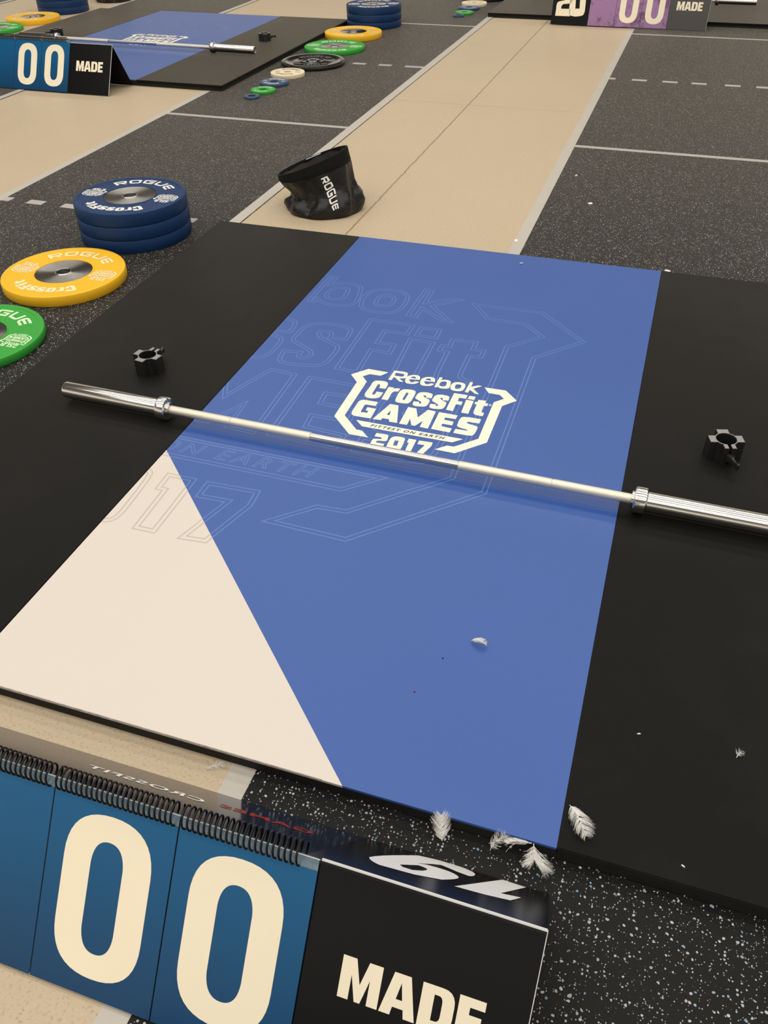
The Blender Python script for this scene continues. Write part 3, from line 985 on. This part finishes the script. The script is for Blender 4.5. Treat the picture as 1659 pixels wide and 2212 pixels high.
# ---------------------------------------------------------------- weight plates
def make_plate(name, R, T, mat, lettermat, weight, hub=True):
    root = thing(name)
    lip = 0.0025
    prof = [(0.112, T - lip), (R - 0.020, T - lip), (R - 0.0165, T), (R - 0.006, T), (R - 0.002, T - 0.0012), (R, T - 0.005),
            (R, 0.005), (R - 0.002, 0.0012), (R - 0.006, 0), (R - 0.0165, 0), (R - 0.020, lip), (0.112, lip)]
    ring = [(0.112, lip), (0.112, 0.0012), (0.030, 0.004), (0.030, T - 0.004), (0.108, T - 0.0014 - 0.003), (0.108, T - 0.0008), (0.1135, T - 0.0008), (0.116, T - lip)]
    prof = prof[::-1]
    link('bumper_body', lathe([(0.0305, 0.004), (0.110, 0.002)] + prof[0:1] + prof[1:] + [(0.1155, T - lip), (0.1135, T - 0.0008), (0.1100, T - 0.0008), (0.1092, T - 0.004), (0.0305, T - 0.006)], 160), mat, root, smooth=30)
    hb = [(0.0262, 0.003), (0.0262, T - 0.0012), (0.0275, T - 0.0002), (0.0305, T - 0.0002), (0.0330, T - 0.0030), (0.068, T - 0.0042), (0.100, T - 0.0026), (0.1085, T - 0.0022)]
    link('steel_hub', lathe(hb, 160), M['hub'], root, smooth=25)
    z = T - lip + 0.0006
    bm = bmesh.new()
    w, width = word_rogue(0.044)
    k = (math.radians(100) * 0.150) / width
    w = [[[(p[0] * k,) + tuple(p[1:]) for p in c] for c in g] for g in w]
    shape_word(bm, w, arc_map(0.150, math.radians(93), width * k, z), 4, 0.006)
    link('maker_lettering', bm, lettermat, root)
    bm = bmesh.new()
    w, width = word_crossfit(0.046)
    k = (math.radians(92) * 0.150) / width
    w = [[[(p[0] * k,) + tuple(p[1:]) for p in c] for c in g] for g in w]
    shape_word(bm, w, arc_map(0.148, math.radians(-88), width * k, z), 4, 0.006)
    link('event_lettering', bm, lettermat, root)
    for s in (1, -1):
        bm = bmesh.new()
        font_add(bm, weight, lambda p: Vector((s * (-0.200 + p.x), s * (0.016 + p.y), z)), 0.066, 0.023, 0.03, 0.95)
        # badge: small full emblem
        def bf(p, s=s):
            x = (p.x - 0.62) / 0.36 * 0.074
            y = (p.y - 1.195) / 0.36 * 0.062
            return Vector((s * (-0.166 + x), s * (-0.024 + y), z))
        logo_fill(bm, [q for q in ALLK if q != 'reg'], bf, 2)
        link('weight_marking', bm, lettermat, root)
    return root


def place(o, x, y, z, rz, label, group):
    o.location = (x, y, z)
    o.rotation_euler = (0, 0, rz)
    tag(o, label, 'weight plate', group)
    return o


TB, TY, TG = 0.0548, 0.041, 0.0305
blue = make_plate('weight_plate', 0.2345, TB, M['blue_plate'], M['plate_letter'], '45LB')
yel = make_plate('weight_plate', 0.2345, TY, M['yellow_plate'], M['pale_yellow'], '35LB')
grn = make_plate('weight_plate', 0.2345, TG, M['green_plate'], M['pale_green'], '25LB')

GS = 'stacked blue 45 pound plates'
stacks = [((-0.976, 2.286), 'near left stack', 0.0),
          ((-1.510, 7.049), 'far stack at top centre', 0.25),
          ((-4.655, 7.045), 'stack in the top left corner', -0.1)]
first = True
for (x, y), where, rot in stacks:
    for k, pos in enumerate(('bottom', 'middle', 'top')):
        o = blue if first else copy_tree(blue)
        first = False
        dx, dy = ((0, 0), (0.0015, -0.001), (-0.001, 0.001))[k]
        place(o, x + dx, y + dy, RT + k * (TB + 0.0001), rot + (0, 1.3, 0)[k], '%s blue 45 pound plate of the %s' % (pos, where), GS)
GY = 'yellow 35 pound plates'
place(yel, -0.984, 1.771, RT, 0.02, 'near yellow 35 pound plate lying on speckled rubber below the blue stack', GY)
place(copy_tree(yel), -1.518, 6.544, RT, 0.0, 'yellow 35 pound plate in front of the far top-centre blue stack', GY)
place(copy_tree(yel), -4.615, 6.520, 0.0, 0.0, 'yellow 35 pound plate at upper left on bare concrete', GY)
GG = 'green 25 pound plates'
place(grn, -0.989, 1.250, RT, 0.0, 'near green 25 pound plate cut off by the left edge of the view', GG)
place(copy_tree(grn), -1.486, 6.028, RT, 0.05, 'green 25 pound plate between the far yellow plate and the black plate', GG)
place(copy_tree(grn), -4.660, 6.042, 0.0, 0.1, 'green 25 pound plate at the far left edge, behind the dark blue scoreboard', GG)

# black 15 pound bumper: glossy, ribbed face
root = thing('weight_plate')
R, T = 0.232, 0.030
prof = [(0.0262, 0.002), (0.0262, T - 0.001), (0.030, T), (0.046, T), (0.052, T - 0.005), (0.072, T - 0.006), (0.080, T - 0.002), (0.086, T - 0.002), (0.092, T - 0.006),
        (0.150, T - 0.009), (0.176, T - 0.008), (0.190, T - 0.0015), (0.198, T), (0.222, T), (0.2295, T - 0.002), (R, T - 0.006), (R, 0.006), (0.2285, 0.001), (0.22, 0), (0.0262, 0.0)]
link('bumper_body', lathe(prof, 160), M['black_plate'], root, smooth=40)
bm = bmesh.new()
w, width = word_rogue(0.040)
for am in (math.radians(90), math.radians(-90)):
    k = (math.radians(105) * 0.120) / width
    ww = [[[(p[0] * k,) + tuple(p[1:]) for p in c] for c in g] for g in w]
    fz = arc_map(0.118, am, width * k, T - 0.0035)
    shape_word(bm, ww, fz, 4, 0.006)
ext = bmesh.ops.extrude_face_region(bm, geom=list(bm.faces))
for v in ext['geom']:
    if isinstance(v, bmesh.types.BMVert):
        v.co.z -= 0.006
bmesh.ops.recalc_face_normals(bm, faces=bm.faces)
link('raised_lettering', bm, M['black_plate'], root)
prof = [(0.0258, 0.0025), (0.0258, T - 0.0002), (0.0262, T + 0.0004), (0.0300, T + 0.0004), (0.0305, T - 0.0005)]
link('steel_insert', lathe(prof, 96), M['chrome'], root, smooth=30)
GB = 'black bumper plates'
place(root, -1.458, 5.517, RT, 0.2, 'glossy black bumper plate between the far green plate and the cream change plate', GB)
place(copy_tree(root), -0.895, 8.615, RT, 0.2, 'black bumper plate cut by the top edge above the far cream change plate', GB)


def change_plate(R, T, mat, lm, weight, ri=0.0262, letters=True):
    root = thing('change_plate')
    e = min(0.003, T * 0.2)
    prof = [(ri, 0.001), (ri, T - 0.001), (ri + 0.001, T), (R - e, T), (R - e * 0.3, T - e * 0.3), (R, T - e), (R, e), (R - e * 0.3, e * 0.3), (R - e, 0), (ri + 0.001, 0), (ri, 0.001)]
    link('plate_body', lathe(prof, 96), mat, root, smooth=40)
    if letters:
        bm = bmesh.new()
        h = (R - ri) * 0.34
        r0 = ri + (R - ri) * 0.38
        w, width = word_rogue(h)
        for am in (90, -90):
            k = (math.radians(100) * r0) / width
            ww = [[[(p[0] * k,) + tuple(p[1:]) for p in c] for c in g] for g in w]
            shape_word(bm, ww, arc_map(r0, math.radians(am), width * k, T + 0.0004), 3, 0.005)
        for s in (1, -1):
            font_add(bm, weight, lambda p: Vector((s * (-(r0 + h) + p.x), s * (p.y - h / 2), T + 0.0004)), h * 1.15, h * 0.62, 0.02, 0.95)
        link('lettering', bm, lm, root)
    return root


kinds = [('cream', 0.119, 0.026, M['cream_plate'], M['dark_letter'], '10LB'), ('slate blue', 0.098, 0.020, M['slate_plate'], M['plate_letter'], '5LB'),
         ('green', 0.0825, 0.017, M['green_plate'], M['pale_green'], '2.5'), ('tiny grey blue', 0.0495, 0.015, M['slate_plate'], M['plate_letter'], '')]
pos = [((-1.500, 5.145), (-0.905, 8.222)), ((-1.489, 4.890), (-0.900, 7.998)), ((-1.477, 4.684), (-0.888, 7.768)), ((-1.481, 4.520), (-0.904, 7.617))]
where = [('between the black bumper plate and the slate blue disc', 'largest of the small discs left of the purple scoreboard'),
         ('just below the cream change plate in the left row', 'just below the cream disc left of the purple scoreboard'),
         ('second smallest in the row right of the far platform', 'second smallest of the discs left of the purple scoreboard'),
         ('smallest, at the near end of the row beside the far platform', 'smallest of the discs left of the purple scoreboard')]
for (kn, R, T, mt, lm, wt), ps, wh in zip(kinds, pos, where):
    o = change_plate(R, T, mt, lm, wt, 0.0262, kn != 'tiny grey blue')
    for i in range(2):
        q = o if i == 0 else copy_tree(o)
        q.location = (ps[i][0], ps[i][1], RT)
        q.rotation_euler = (0, 0, 0.3 * i)
        tag(q, '%s disc, %s' % (kn, wh[i]), 'weight plate', 'small change plates')


# ---------------------------------------------------------------- scoreboard signs
def make_sign(loc, depth, H, label, pagemat, full_coil=True, number='19', front_number=None, blackmat=None, detail=True, wordmat=None):
    """A-frame score sign; local x along the sign, front foot at y=0, ridge at y=depth/2"""
    root = thing('scoreboard', loc)
    tag(root, label, 'scoreboard', 'folding score signs')
    hy = depth / 2
    Ls = math.hypot(hy, H)
    X0, X1, S1, S2, S3, S4 = -0.05, 1.2215, 0.262, 0.4795, 0.6905, 0.9075
    blackmat = blackmat or M['panel_black']
    nf = Vector((0, -H, hy)).normalized()
    nb = Vector((0, H, hy)).normalized()

    def F(x, s, n=0.0):
        return Vector((x, s * hy / Ls, s * H / Ls)) + nf * n

    def B(x, s, n=0.0):
        return Vector((x, depth - s * hy / Ls, s * H / Ls)) + nb * n

    def slab(fn, x0, x1, s0, s1, n0, n1):
        bm = bmesh.new()
        vs_ = [bm.verts.new(fn(x, s, n)) for n in (n0, n1) for s in (s0, s1) for x in (x0, x1)]
        for f in ((0, 2, 3, 1), (4, 5, 7, 6), (0, 1, 5, 4), (2, 6, 7, 3), (0, 4, 6, 2), (1, 3, 7, 5)):
            bm.faces.new([vs_[i] for i in f])
        bmesh.ops.recalc_face_normals(bm, faces=bm.faces)
        return bm
    # boards: a front board split in three, a back board with its angled black end
    link('number_panel', slab(F, X0, S1 - 0.001, 0.001, Ls, -0.004, 0.0), blackmat, root)
    link('backing_panel', slab(F, S1, S4 - 0.001, 0.001, Ls - 0.004, -0.004, -0.001), M['panel_navy'], root)
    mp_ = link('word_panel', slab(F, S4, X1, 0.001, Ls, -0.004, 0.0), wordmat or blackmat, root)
    bm = bmesh.new()
    for ch, a, b in (('M', 0.9628, 1.0210), ('A', 1.0235, 1.0745), ('D', 1.0775, 1.1240), ('E', 1.1285, 1.1645)):
        glyph(bm, BLK[ch], lambda p, a=a, b=b: F(a + p.x * (b - a), 0.1388 + p.y * 0.0625, 0.0005), 5)
    link('word_lettering', bm, M['numeral'], mp_)
    if detail:
        link('ridge_edge', slab(F, S4 + 0.001, X1, Ls - 0.0002, Ls + 0.0022, -0.003, 0.0006), M['core'], root)
        link('side_edge', slab(F, X1, X1 + 0.0012, 0.002, Ls, -0.0045, 0.0), M['core'], root)
    # back board: navy part and black part meet on a slanting line
    def quad_slab(pts):
        bm = bmesh.new()
        a = [bm.verts.new(B(x, s, 0.0)) for x, s in pts]
        b = [bm.verts.new(B(x, s, -0.004)) for x, s in pts]
        bm.faces.new(a); bm.faces.new(b[::-1])
        for i in range(len(a)):
            j = (i + 1) % len(a)
            bm.faces.new((a[i], b[i], b[j], a[j]))
        bmesh.ops.recalc_face_normals(bm, faces=bm.faces)
        return bm
    bp = link('back_panel', quad_slab([(X0, 0.001), (0.9000, 0.001), (0.8850, 0.262), (0.8835, Ls), (X0, Ls)]), M['panel_navy'], root)
    be = link('back_number_panel', quad_slab([(0.9003, 0.001), (X1, 0.001), (X1, Ls), (0.8838, Ls), (0.8853, 0.262)]), M['panel_black'], root)
    if number == '19':
        nine = [[(0.9473, 0.1839), (0.9527, 0.1332, 1), (0.9988, 0.022), (1.0472, -0.010, 1), (1.0994, 0.0157, 1), (1.1, 0.066, 1), (1.0917, 0.0733), (1.0714, 0.0661), (1.055, 0.0532, 1), (1.0427, 0.0484), (1.0302, 0.0669), (1.010, 0.1057), (1.0236, 0.0899), (1.0551, 0.0802, 1), (1.0805, 0.1049, 1), (1.0812, 0.1392, 1), (1.062, 0.1838), (1.0238, 0.2121), (0.9711, 0.2225), (0.9513, 0.2093, 1)],
                [(0.9927, 0.1657), (1.0153, 0.1201), (1.041, 0.1206, 1), (1.0277, 0.159), (1.0154, 0.1796), (0.9998, 0.1788)]]
        one = [[(1.0841, 0.2055), (1.1435, 0.0019), (1.1835, 0.0092), (1.1488, 0.1427), (1.1796, 0.1253), (1.1656, 0.1789), (1.1288, 0.1966)]]
        bm = bmesh.new()
        glyph(bm, nine, lambda p: B(p.x, max(p.y, 0.004), 0.0005), 5)
        glyph(bm, one, lambda p: B(p.x, max(p.y, 0.004), 0.0005), 5)
        link('number_lettering', bm, M['white'], be)
    if detail:
        bm = bmesh.new()
        font_add(bm, 'GAMES', lambda p: B(0.842 - p.x - p.y * 0.3, 0.142 - p.y, 0.0005), 0.168, 0.034, 0.03, 1.1)
        link('red_lettering', bm, M['red'], bp)
        bm = bmesh.new()
        font_add(bm, 'CROSSFIT', lambda p: B(0.652 - p.x - p.y * 0.3, 0.158 - p.y, 0.0005), 0.225, 0.034, 0.02, 1.1)
        link('white_lettering', bm, M['white'], bp)
    if front_number:
        bm = bmesh.new()
        for k, a in (('2', 0.022), ('0', 0.135)):
            cs = LOGO[k]
            xs = [p[0] for c in cs for p in c]; ys = [p[1] for c in cs for p in c]
            def nf_(p, a=a, x0=min(xs), y0=min(ys), w=max(xs) - min(xs), h=max(ys) - min(ys)):
                return F(a - 0.045 + (p.x - x0) / w * 0.135, 0.064 + (p.y - y0) / h * 0.20, 0.0005)
            glyph(bm, cs, nf_, 5)
        link('number_lettering', bm, M['numeral'], [o for o in bpy.data.objects if o.parent == root and o.name.startswith('number_panel')][0])
    # flip pads: stepped pages, a numeral, and a black wire coil
    for i, (a, b) in enumerate(((S1, S2), (S2, S3), (S3, S4))):
        top = 0.3095
        n0 = 0.0
        bm = bmesh.new()
        npg = 9
        for k in range(npg - 1):
            zt = 0.3235 - 0.0011 * k
            off = 0.0004 * k
            vs_ = [bm.verts.new(F(x, s, n)) for n in (off, off + 0.00025) for s in (0.003, zt) for x in (a + 0.0012, b - 0.0022 + 0.0001 * k)]
            for f in ((0, 2, 3, 1), (4, 5, 7, 6), (0, 1, 5, 4), (2, 6, 7, 3), (0, 4, 6, 2), (1, 3, 7, 5)):
                bm.faces.new([vs_[q] for q in f])
        bmesh.ops.recalc_face_normals(bm, faces=bm.faces)
        pad = link('page_stack', bm, M['page_edge_glint'], root)
        link('rear_page', slab(F, a + 0.001, b - 0.001, 0.01, Ls + 0.001, -0.0008, -0.0001), M['page_dark'], root)
        link('ridge_edge', slab(B, a + 0.001, b - 0.001, Ls - 0.0012, Ls + 0.0016, -0.0006, 0.0004), M['core'], bp)
        pn = 0.0004 * npg
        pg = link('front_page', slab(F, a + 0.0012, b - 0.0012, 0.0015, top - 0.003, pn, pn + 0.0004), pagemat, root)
        if i > 0:
            bm = bmesh.new()
            x0 = (0.5105, 0.7215)[i - 1]
            glyph(bm, BLK['0'], lambda p: F(x0 + p.x * 0.148, 0.031 + p.y * 0.259, pn + 0.0008), 10)
            link('numeral', bm, M['numeral'], pg)
        # spiral coil through the punched holes
        c0 = F(0, 0.3225, -0.001)
        r = 0.0165
        wr = 0.0017
        bm = bmesh.new()
        turns = int((b - a - 0.022) / 0.0089)
        xs0 = a + 0.004
        xs1 = b - 0.026 if i == 2 else b - 0.005
        turns = int(round((xs1 - xs0) / 0.0089))
        spt, ns = 20, 6
        prev = None
        for k in range(turns * spt + 1):
            th = 2 * math.pi * k / spt
            x = xs0 + (xs1 - xs0) * k / (turns * spt)
            c = Vector((x, c0.y + r * math.cos(th), c0.z + r * math.sin(th)))
            rad = Vector((0, math.cos(th), math.sin(th)))
            ring = []
            for q in range(ns):
                ph = 2 * math.pi * q / ns
                ring.append(bm.verts.new(c + rad * wr * math.cos(ph) + Vector((1, 0, 0)) * wr * math.sin(ph)))
            if prev:
                for q in range(ns):
                    bm.faces.new((prev[q], prev[(q + 1) % ns], ring[(q + 1) % ns], ring[q]))
            prev = ring
        bmesh.ops.recalc_face_normals(bm, faces=bm.faces)
        link('spiral_binding', bm, M['wire'], root, smooth=80)
    return root


make_sign((0, -0.437, RT + 0.0022), 0.372, 0.263, 'near blue folding scoreboard reading 00 MADE at bottom left, 19 on its back', M['page_blue'])
make_sign((-3.642, 4.316, RT + 0.0022), 0.300, 0.268, 'dark blue folding scoreboard reading 00 MADE at upper left in front of the far platform', M['page_blue'], number=None)
make_sign((0, 7.442, RT + 0.0022), 0.18, 0.30, 'purple folding scoreboard reading 20 00 MADE at the top edge', M['page_purple'], number=None, front_number='20', wordmat=M['panel_grey_reflection'])


# ---------------------------------------------------------------- gear bags
def make_bag(loc, label):
    root = thing('gear_bag', loc)
    tag(root, label, 'bag', 'slouching black drawstring bags')
    # (left x,z), (right x,z), half depth, depth offset; slumped loops from floor to rim
    loops = [((-0.150, 0.000), (0.150, 0.000), 0.150, 0.0), ((-0.176, 0.004), (0.176, 0.004), 0.172, 0.0), ((-0.184, 0.018), (0.182, 0.022), 0.172, 0.0),
             ((-0.178, 0.032), (0.184, 0.045), 0.165, 0.0), ((-0.158, 0.046), (0.172, 0.072), 0.150, 0.0), ((-0.136, 0.058), (0.152, 0.096), 0.136, 0.0),
             ((-0.158, 0.076), (0.136, 0.124), 0.132, 0.0), ((-0.186, 0.094), (0.130, 0.162), 0.134, 0.0), ((-0.200, 0.106), (0.128, 0.200), 0.136, 0.0),
             ((-0.208, 0.116), (0.122, 0.226), 0.136, 0.0), ((-0.213, 0.132), (0.112, 0.262), 0.135, 0.004)]
    N = 96
    rnd = random.Random(11)
    folds = [(rnd.uniform(0, 6.28), rnd.choice((3, 5, 7, 9)), rnd.uniform(0.2, 1.0)) for _ in range(6)]

    def loop_pts(L, lvl):
        (lx, lz), (rx, rz), hy, oy = L
        c = Vector(((lx + rx) / 2, oy, (lz + rz) / 2))
        ax = Vector(((rx - lx) / 2, 0, (rz - lz) / 2))
        pts = []
        w = math.sin(math.pi * min(1, max(0, lvl / 9.0))) ** 0.7 if 0 < lvl < 9 else 0
        for i in range(N):
            a = 2 * math.pi * i / N
            d = 0
            for ph, k, am in folds:
                d += am * math.sin(k * a + ph + lvl * 0.55 * (1 if k % 3 else -1))
            d += 1.3 * abs(math.sin(4.5 * a + lvl * 0.5)) - 0.8 + 0.8 * abs(math.sin(9.5 * a - lvl * 0.35 + 1.0)) - 0.5
            s = 1 + 0.034 * w * d
            p = c + ax * math.cos(a) * s + Vector((0, hy * math.sin(a) * s, 0))
            p.z = max(p.z + 0.004 * w * d, 0.0)
            # the rim dips at the front left and rises at the back right
            pts.append(p)
        return pts
    dense = []
    K = 3
    for i in range(len(loops) - 1):
        for k in range(K):
            t = k / K
            A, B_ = loops[i], loops[i + 1]
            L = (tuple(a + (b - a) * t for a, b in zip(A[0], B_[0])), tuple(a + (b - a) * t for a, b in zip(A[1], B_[1])), A[2] + (B_[2] - A[2]) * t, A[3] + (B_[3] - A[3]) * t)
            dense.append((L, i + t))
    dense.append((loops[-1], len(loops) - 1.0))

    def skin(rows, close=None):
        bm = bmesh.new()
        rr = [[bm.verts.new(p) for p in row] for row in rows]
        for a, b in zip(rr, rr[1:]):
            for i in range(N):
                j = (i + 1) % N
                bm.faces.new((a[i], a[j], b[j], b[i]))
        if close:
            bm.faces.new(rr[0] if close == 'start' else rr[-1])
        bmesh.ops.recalc_face_normals(bm, faces=bm.faces)
        return bm
    rows = [loop_pts(L, l) for L, l in dense]
    body = skin(rows[:-5], 'start')
    bvh_bm = skin(rows, 'start')
    bvh = BVHTree.FromBMesh(bvh_bm)
    bvh_bm.free()
    link('bag_body', body, M['bag'], root, smooth=60)
    # cuff: stiff webbing band with thickness, and the lining that drops inside
    rim = rows[-1]
    cen = sum(rim, Vector()) / N
    band = rows[-6:]
    outer = [[cen.lerp(p, 1.015) if k else p for p in row] for k, row in enumerate(band)]
    up = Vector((-0.13, 0.0, 0.325)).normalized()
    lipr = [p + up * 0.004 for p in outer[-1]]
    inn = [cen.lerp(p, 0.965) + up * 0.004 for p in rim]
    inn2 = [cen.lerp(p, 0.955) - up * 0.008 for p in rim]
    link('rim_band', skin(outer + [lipr, inn, inn2]), M['bag_band'], root, smooth=60)
    lin = []
    for k in range(10):
        t = k / 9
        lin.append([cen.lerp(p, 0.955 - 0.25 * t) - up * (0.006 + 0.12 * t) + Vector((0.008 * math.sin(7 * i / N * 6.28 + 3 * t), 0, 0.004 * math.sin(11 * i / N * 6.28 + 5 * t))) for i, p in enumerate(rim)])
    link('lining', skin(lin, 'end'), M['bag_in'], root, smooth=60)
    # white drawcord showing at the back of the rim
    bm = bmesh.new()
    prev = None
    for k in range(9):
        i = (N * 0.335 - k * 0.9)
        i0 = int(i)
        p = rim[i0 % N].lerp(rim[(i0 + 1) % N], i - i0)
        q = cen.lerp(p, 0.93) + up * 0.001
        ring = [bm.verts.new(q + Vector((0, 0.0018 * math.cos(w_ * 1.2566), 0.0018 * math.sin(w_ * 1.2566)))) for w_ in range(5)]
        if prev:
            for w_ in range(5):
                bm.faces.new((prev[w_], prev[(w_ + 1) % 5], ring[(w_ + 1) % 5], ring[w_]))
        prev = ring
    link('drawcord', bm, M['white'], root, smooth=60)
    # lettering printed down the front, laid on the cloth
    bm = bmesh.new()
    w, width = word_rogue(0.026)
    k = 0.142 / width
    org = Vector((0.042, -0.166))
    dr = Vector((0.052, -0.124)).normalized()
    nr = Vector((-dr.y, dr.x))

    def cloth(p):
        q = org + dr * (p.x * k) + nr * (p.y)
        hit = bvh.ray_cast(Vector((q.x, -0.6, q.y)), Vector((0, 1, 0)))[0]
        if hit is None:
            return Vector((q.x, -0.15, q.y))
        return hit + Vector((0, -0.003, 0.0008))
    org = Vector((0.040, 0.168))
    shape_word(bm, w, cloth, 4, 0.004)
    link('lettering', bm, M['white'], root)
    return root


bag = make_bag((-0.309, 2.822, 0.0), 'slouching black drawstring bag with white lettering on the sandy lane beyond the near platform')
bag2 = copy_tree(bag)
bag2.location = (-4.52, 7.70, 0.0)
tag(bag2, 'black bag cut off by the top edge at upper left, beside the blue plates', 'bag', 'slouching black drawstring bags')


# ---------------------------------------------------------------- feathers and crumbs
def feather(base, tip, width, seed, label, curl=0.3, fluff=0.5, lift=0.006, asym=1.0, droop=0.0, cat='feather', grp='white feathers', nb=260):
    rnd = random.Random(seed)
    base = Vector(base); tip = Vector(tip)
    ax = tip - base
    L = ax.length
    ax.normalize()
    side = Vector((0, 0, 1)).cross(ax).normalized()
    up = ax.cross(side).normalized()
    if up.z < 0:
        up = -up
    root = thing('feather', base)
    tag(root, label, cat, grp)

    def spine(t):
        return ax * (L * t) + side * (curl * L * 0.4 * math.sin(t * math.pi * 0.9) * 0.5) + up * (lift * math.sin(math.pi * t) - 0 * t) + Vector((0, 0, 0.0012))
    bm = bmesh.new()
    prev = None
    for k in range(13):
        t = k / 12
        c = spine(t)
        r = 0.0007 * (1 - 0.8 * t) + 0.0001
        ring = [bm.verts.new(c + side * r * math.cos(a) + up * r * math.sin(a)) for a in (0, 2.09, 4.19)]
        if prev:
            for q in range(3):
                bm.faces.new((prev[q], prev[(q + 1) % 3], ring[(q + 1) % 3], ring[q]))
        prev = ring
    link('quill', bm, M['feather'], root)
    bm = bmesh.new()
    for k in range(nb):
        t = 0.06 + 0.92 * rnd.random()
        s = rnd.choice((-1, 1))
        w = width * math.sin(math.pi * min(1, t * 0.82 + 0.12)) ** 0.8 * (asym if s > 0 else 1) * rnd.uniform(0.75, 1.1)
        w = max(w, 0.004)
        c = spine(t)
        sp = rnd.uniform(-0.2, 0.25) * fluff
        d = (side * s * (0.75 + sp) + ax * (0.75 - sp)).normalized()
        hw = 0.00030 + 0.00016 * rnd.random()
        pr = None
        for q in range(6):
            u = q / 5
            p = c + d * (w * u) + ax * (w * 0.35 * u * u) + up * (lift * 0.5 * math.sin(u * 2.2) * rnd.uniform(0.7, 1.2) * (1 - droop)) + up * rnd.uniform(-1, 1) * 0.0008 * fluff
            p.z = max(p.z, 0.0004 - base.z + base.z)
            e = ax * hw * (1 - 0.7 * u)
            cur = (bm.verts.new(p - e), bm.verts.new(p + e))
            if pr:
                bm.faces.new((pr[0], pr[1], cur[1], cur[0]))
            pr = cur
    link('barbs', bm, M['feather'], root)
    return root


ZM = HP + 0.0008
feather((1.029, -0.030, 0.0045), (1.018, -0.003, 0.042), 0.022, 1, 'fluffy white feather standing against the near platform edge, leftmost of the group', 0.0, 1.2, 0.004)
feather((1.112, -0.022, 0.005), (1.137, -0.004, 0.034), 0.016, 2, 'wispy white feather with sparse barbs, second from left at the platform edge', 0.5, 1.8, 0.006, nb=90)
feather((1.178, -0.003, 0.034), (1.139, -0.018, 0.006), 0.013, 3, 'smooth curved white feather between the wispy one and the fan-shaped one', -0.5, 0.3, 0.008, 0.5)
feather((1.181, -0.004, 0.036), (1.186, -0.030, 0.008), 0.024, 4, 'fan-shaped white feather beside the corner of the blue panel', 0.2, 1.5, 0.012, 1.6)
feather((1.228, 0.086, ZM), (1.262, 0.030, ZM + 0.003), 0.023, 5, 'white feather lying on the black rubber right of the blue panel corner', 0.15, 0.8, 0.010)
feather((0.972, 0.405, ZM), (1.006, 0.399, ZM + 0.003), 0.010, 6, 'small white feather lying on the blue panel right of centre', 0.1, 0.5, 0.008)
feather((0.568, -0.026, 0.001), (0.600, -0.012, 0.001), 0.012, 7, 'faint white down on concrete beside the grey tape behind the near scoreboard', 0.8, 2.0, 0.003, nb=70)
feather((1.505, 0.276, ZM), (1.513, 0.290, ZM), 0.010, 8, 'tiny starry down tuft on the black rubber near the right edge', 0.2, 2.5, 0.003, nb=34)
feather((0.690, 2.352, ZM), (0.700, 2.358, ZM), 0.003, 9, 'tiny pale speck on the blue panel near its far edge', 0.2, 1.5, 0.001)


def crumb(x, y, z, lx, ly, rz, label, mat=None):
    rnd = random.Random(int(x * 1000))
    bm = bmesh.new()
    n = 10
    top = []
    bot = []
    for i in range(n):
        a = 2 * math.pi * i / n
        r = rnd.uniform(0.75, 1.1)
        top.append(bm.verts.new((lx * r * math.cos(a) * 0.8, ly * r * math.sin(a) * 0.8, 0.0022)))
        bot.append(bm.verts.new((lx * r * math.cos(a), ly * r * math.sin(a), 0.0)))
    bm.faces.new(top)
    bm.faces.new(bot[::-1])
    for i in range(n):
        bm.faces.new((bot[i], bot[(i + 1) % n], top[(i + 1) % n], top[i]))
    o = link('debris_chip', bm, mat or M['feather'])
    o.location = (x, y, z)
    o.rotation_euler = (0, 0, rz)
    tag(o, label, 'debris')
    return o


crumb(0.856, 3.192, RT, 0.013, 0.011, 0.5, 'larger pale chip lying on the right rubber floor')
crumb(0.737, 3.569, RT, 0.009, 0.006, 0.6, 'small pale chip beside the tape on the right rubber floor')
crumb(0.616, 2.668, 0.0012, 0.011, 0.014, 0.2, 'pale chip on the grey tape just beyond the near platform')
crumb(1.240, 2.447, ZM, 0.014, 0.006, -0.1, 'pale scrap at the far right corner of the near blue panel')
crumb(1.423, 0.032, ZM, 0.004, 0.0013, -0.5, 'tiny pale sliver on the black rubber close to its near edge')
crumb(1.330, 0.275, ZM, 0.004, 0.0013, 0.4, 'tiny pale sliver on the black rubber right of the blue panel')
crumb(0.897, 0.242, ZM, 0.0022, 0.0014, 0.4, 'tiny reddish crumb on the blue panel left of the small feather', M['red'])
crumb(0.928, 0.342, ZM, 0.0016, 0.0013, 0.4, 'tiny dark crumb on the blue panel beside the small feather', M['edge'])
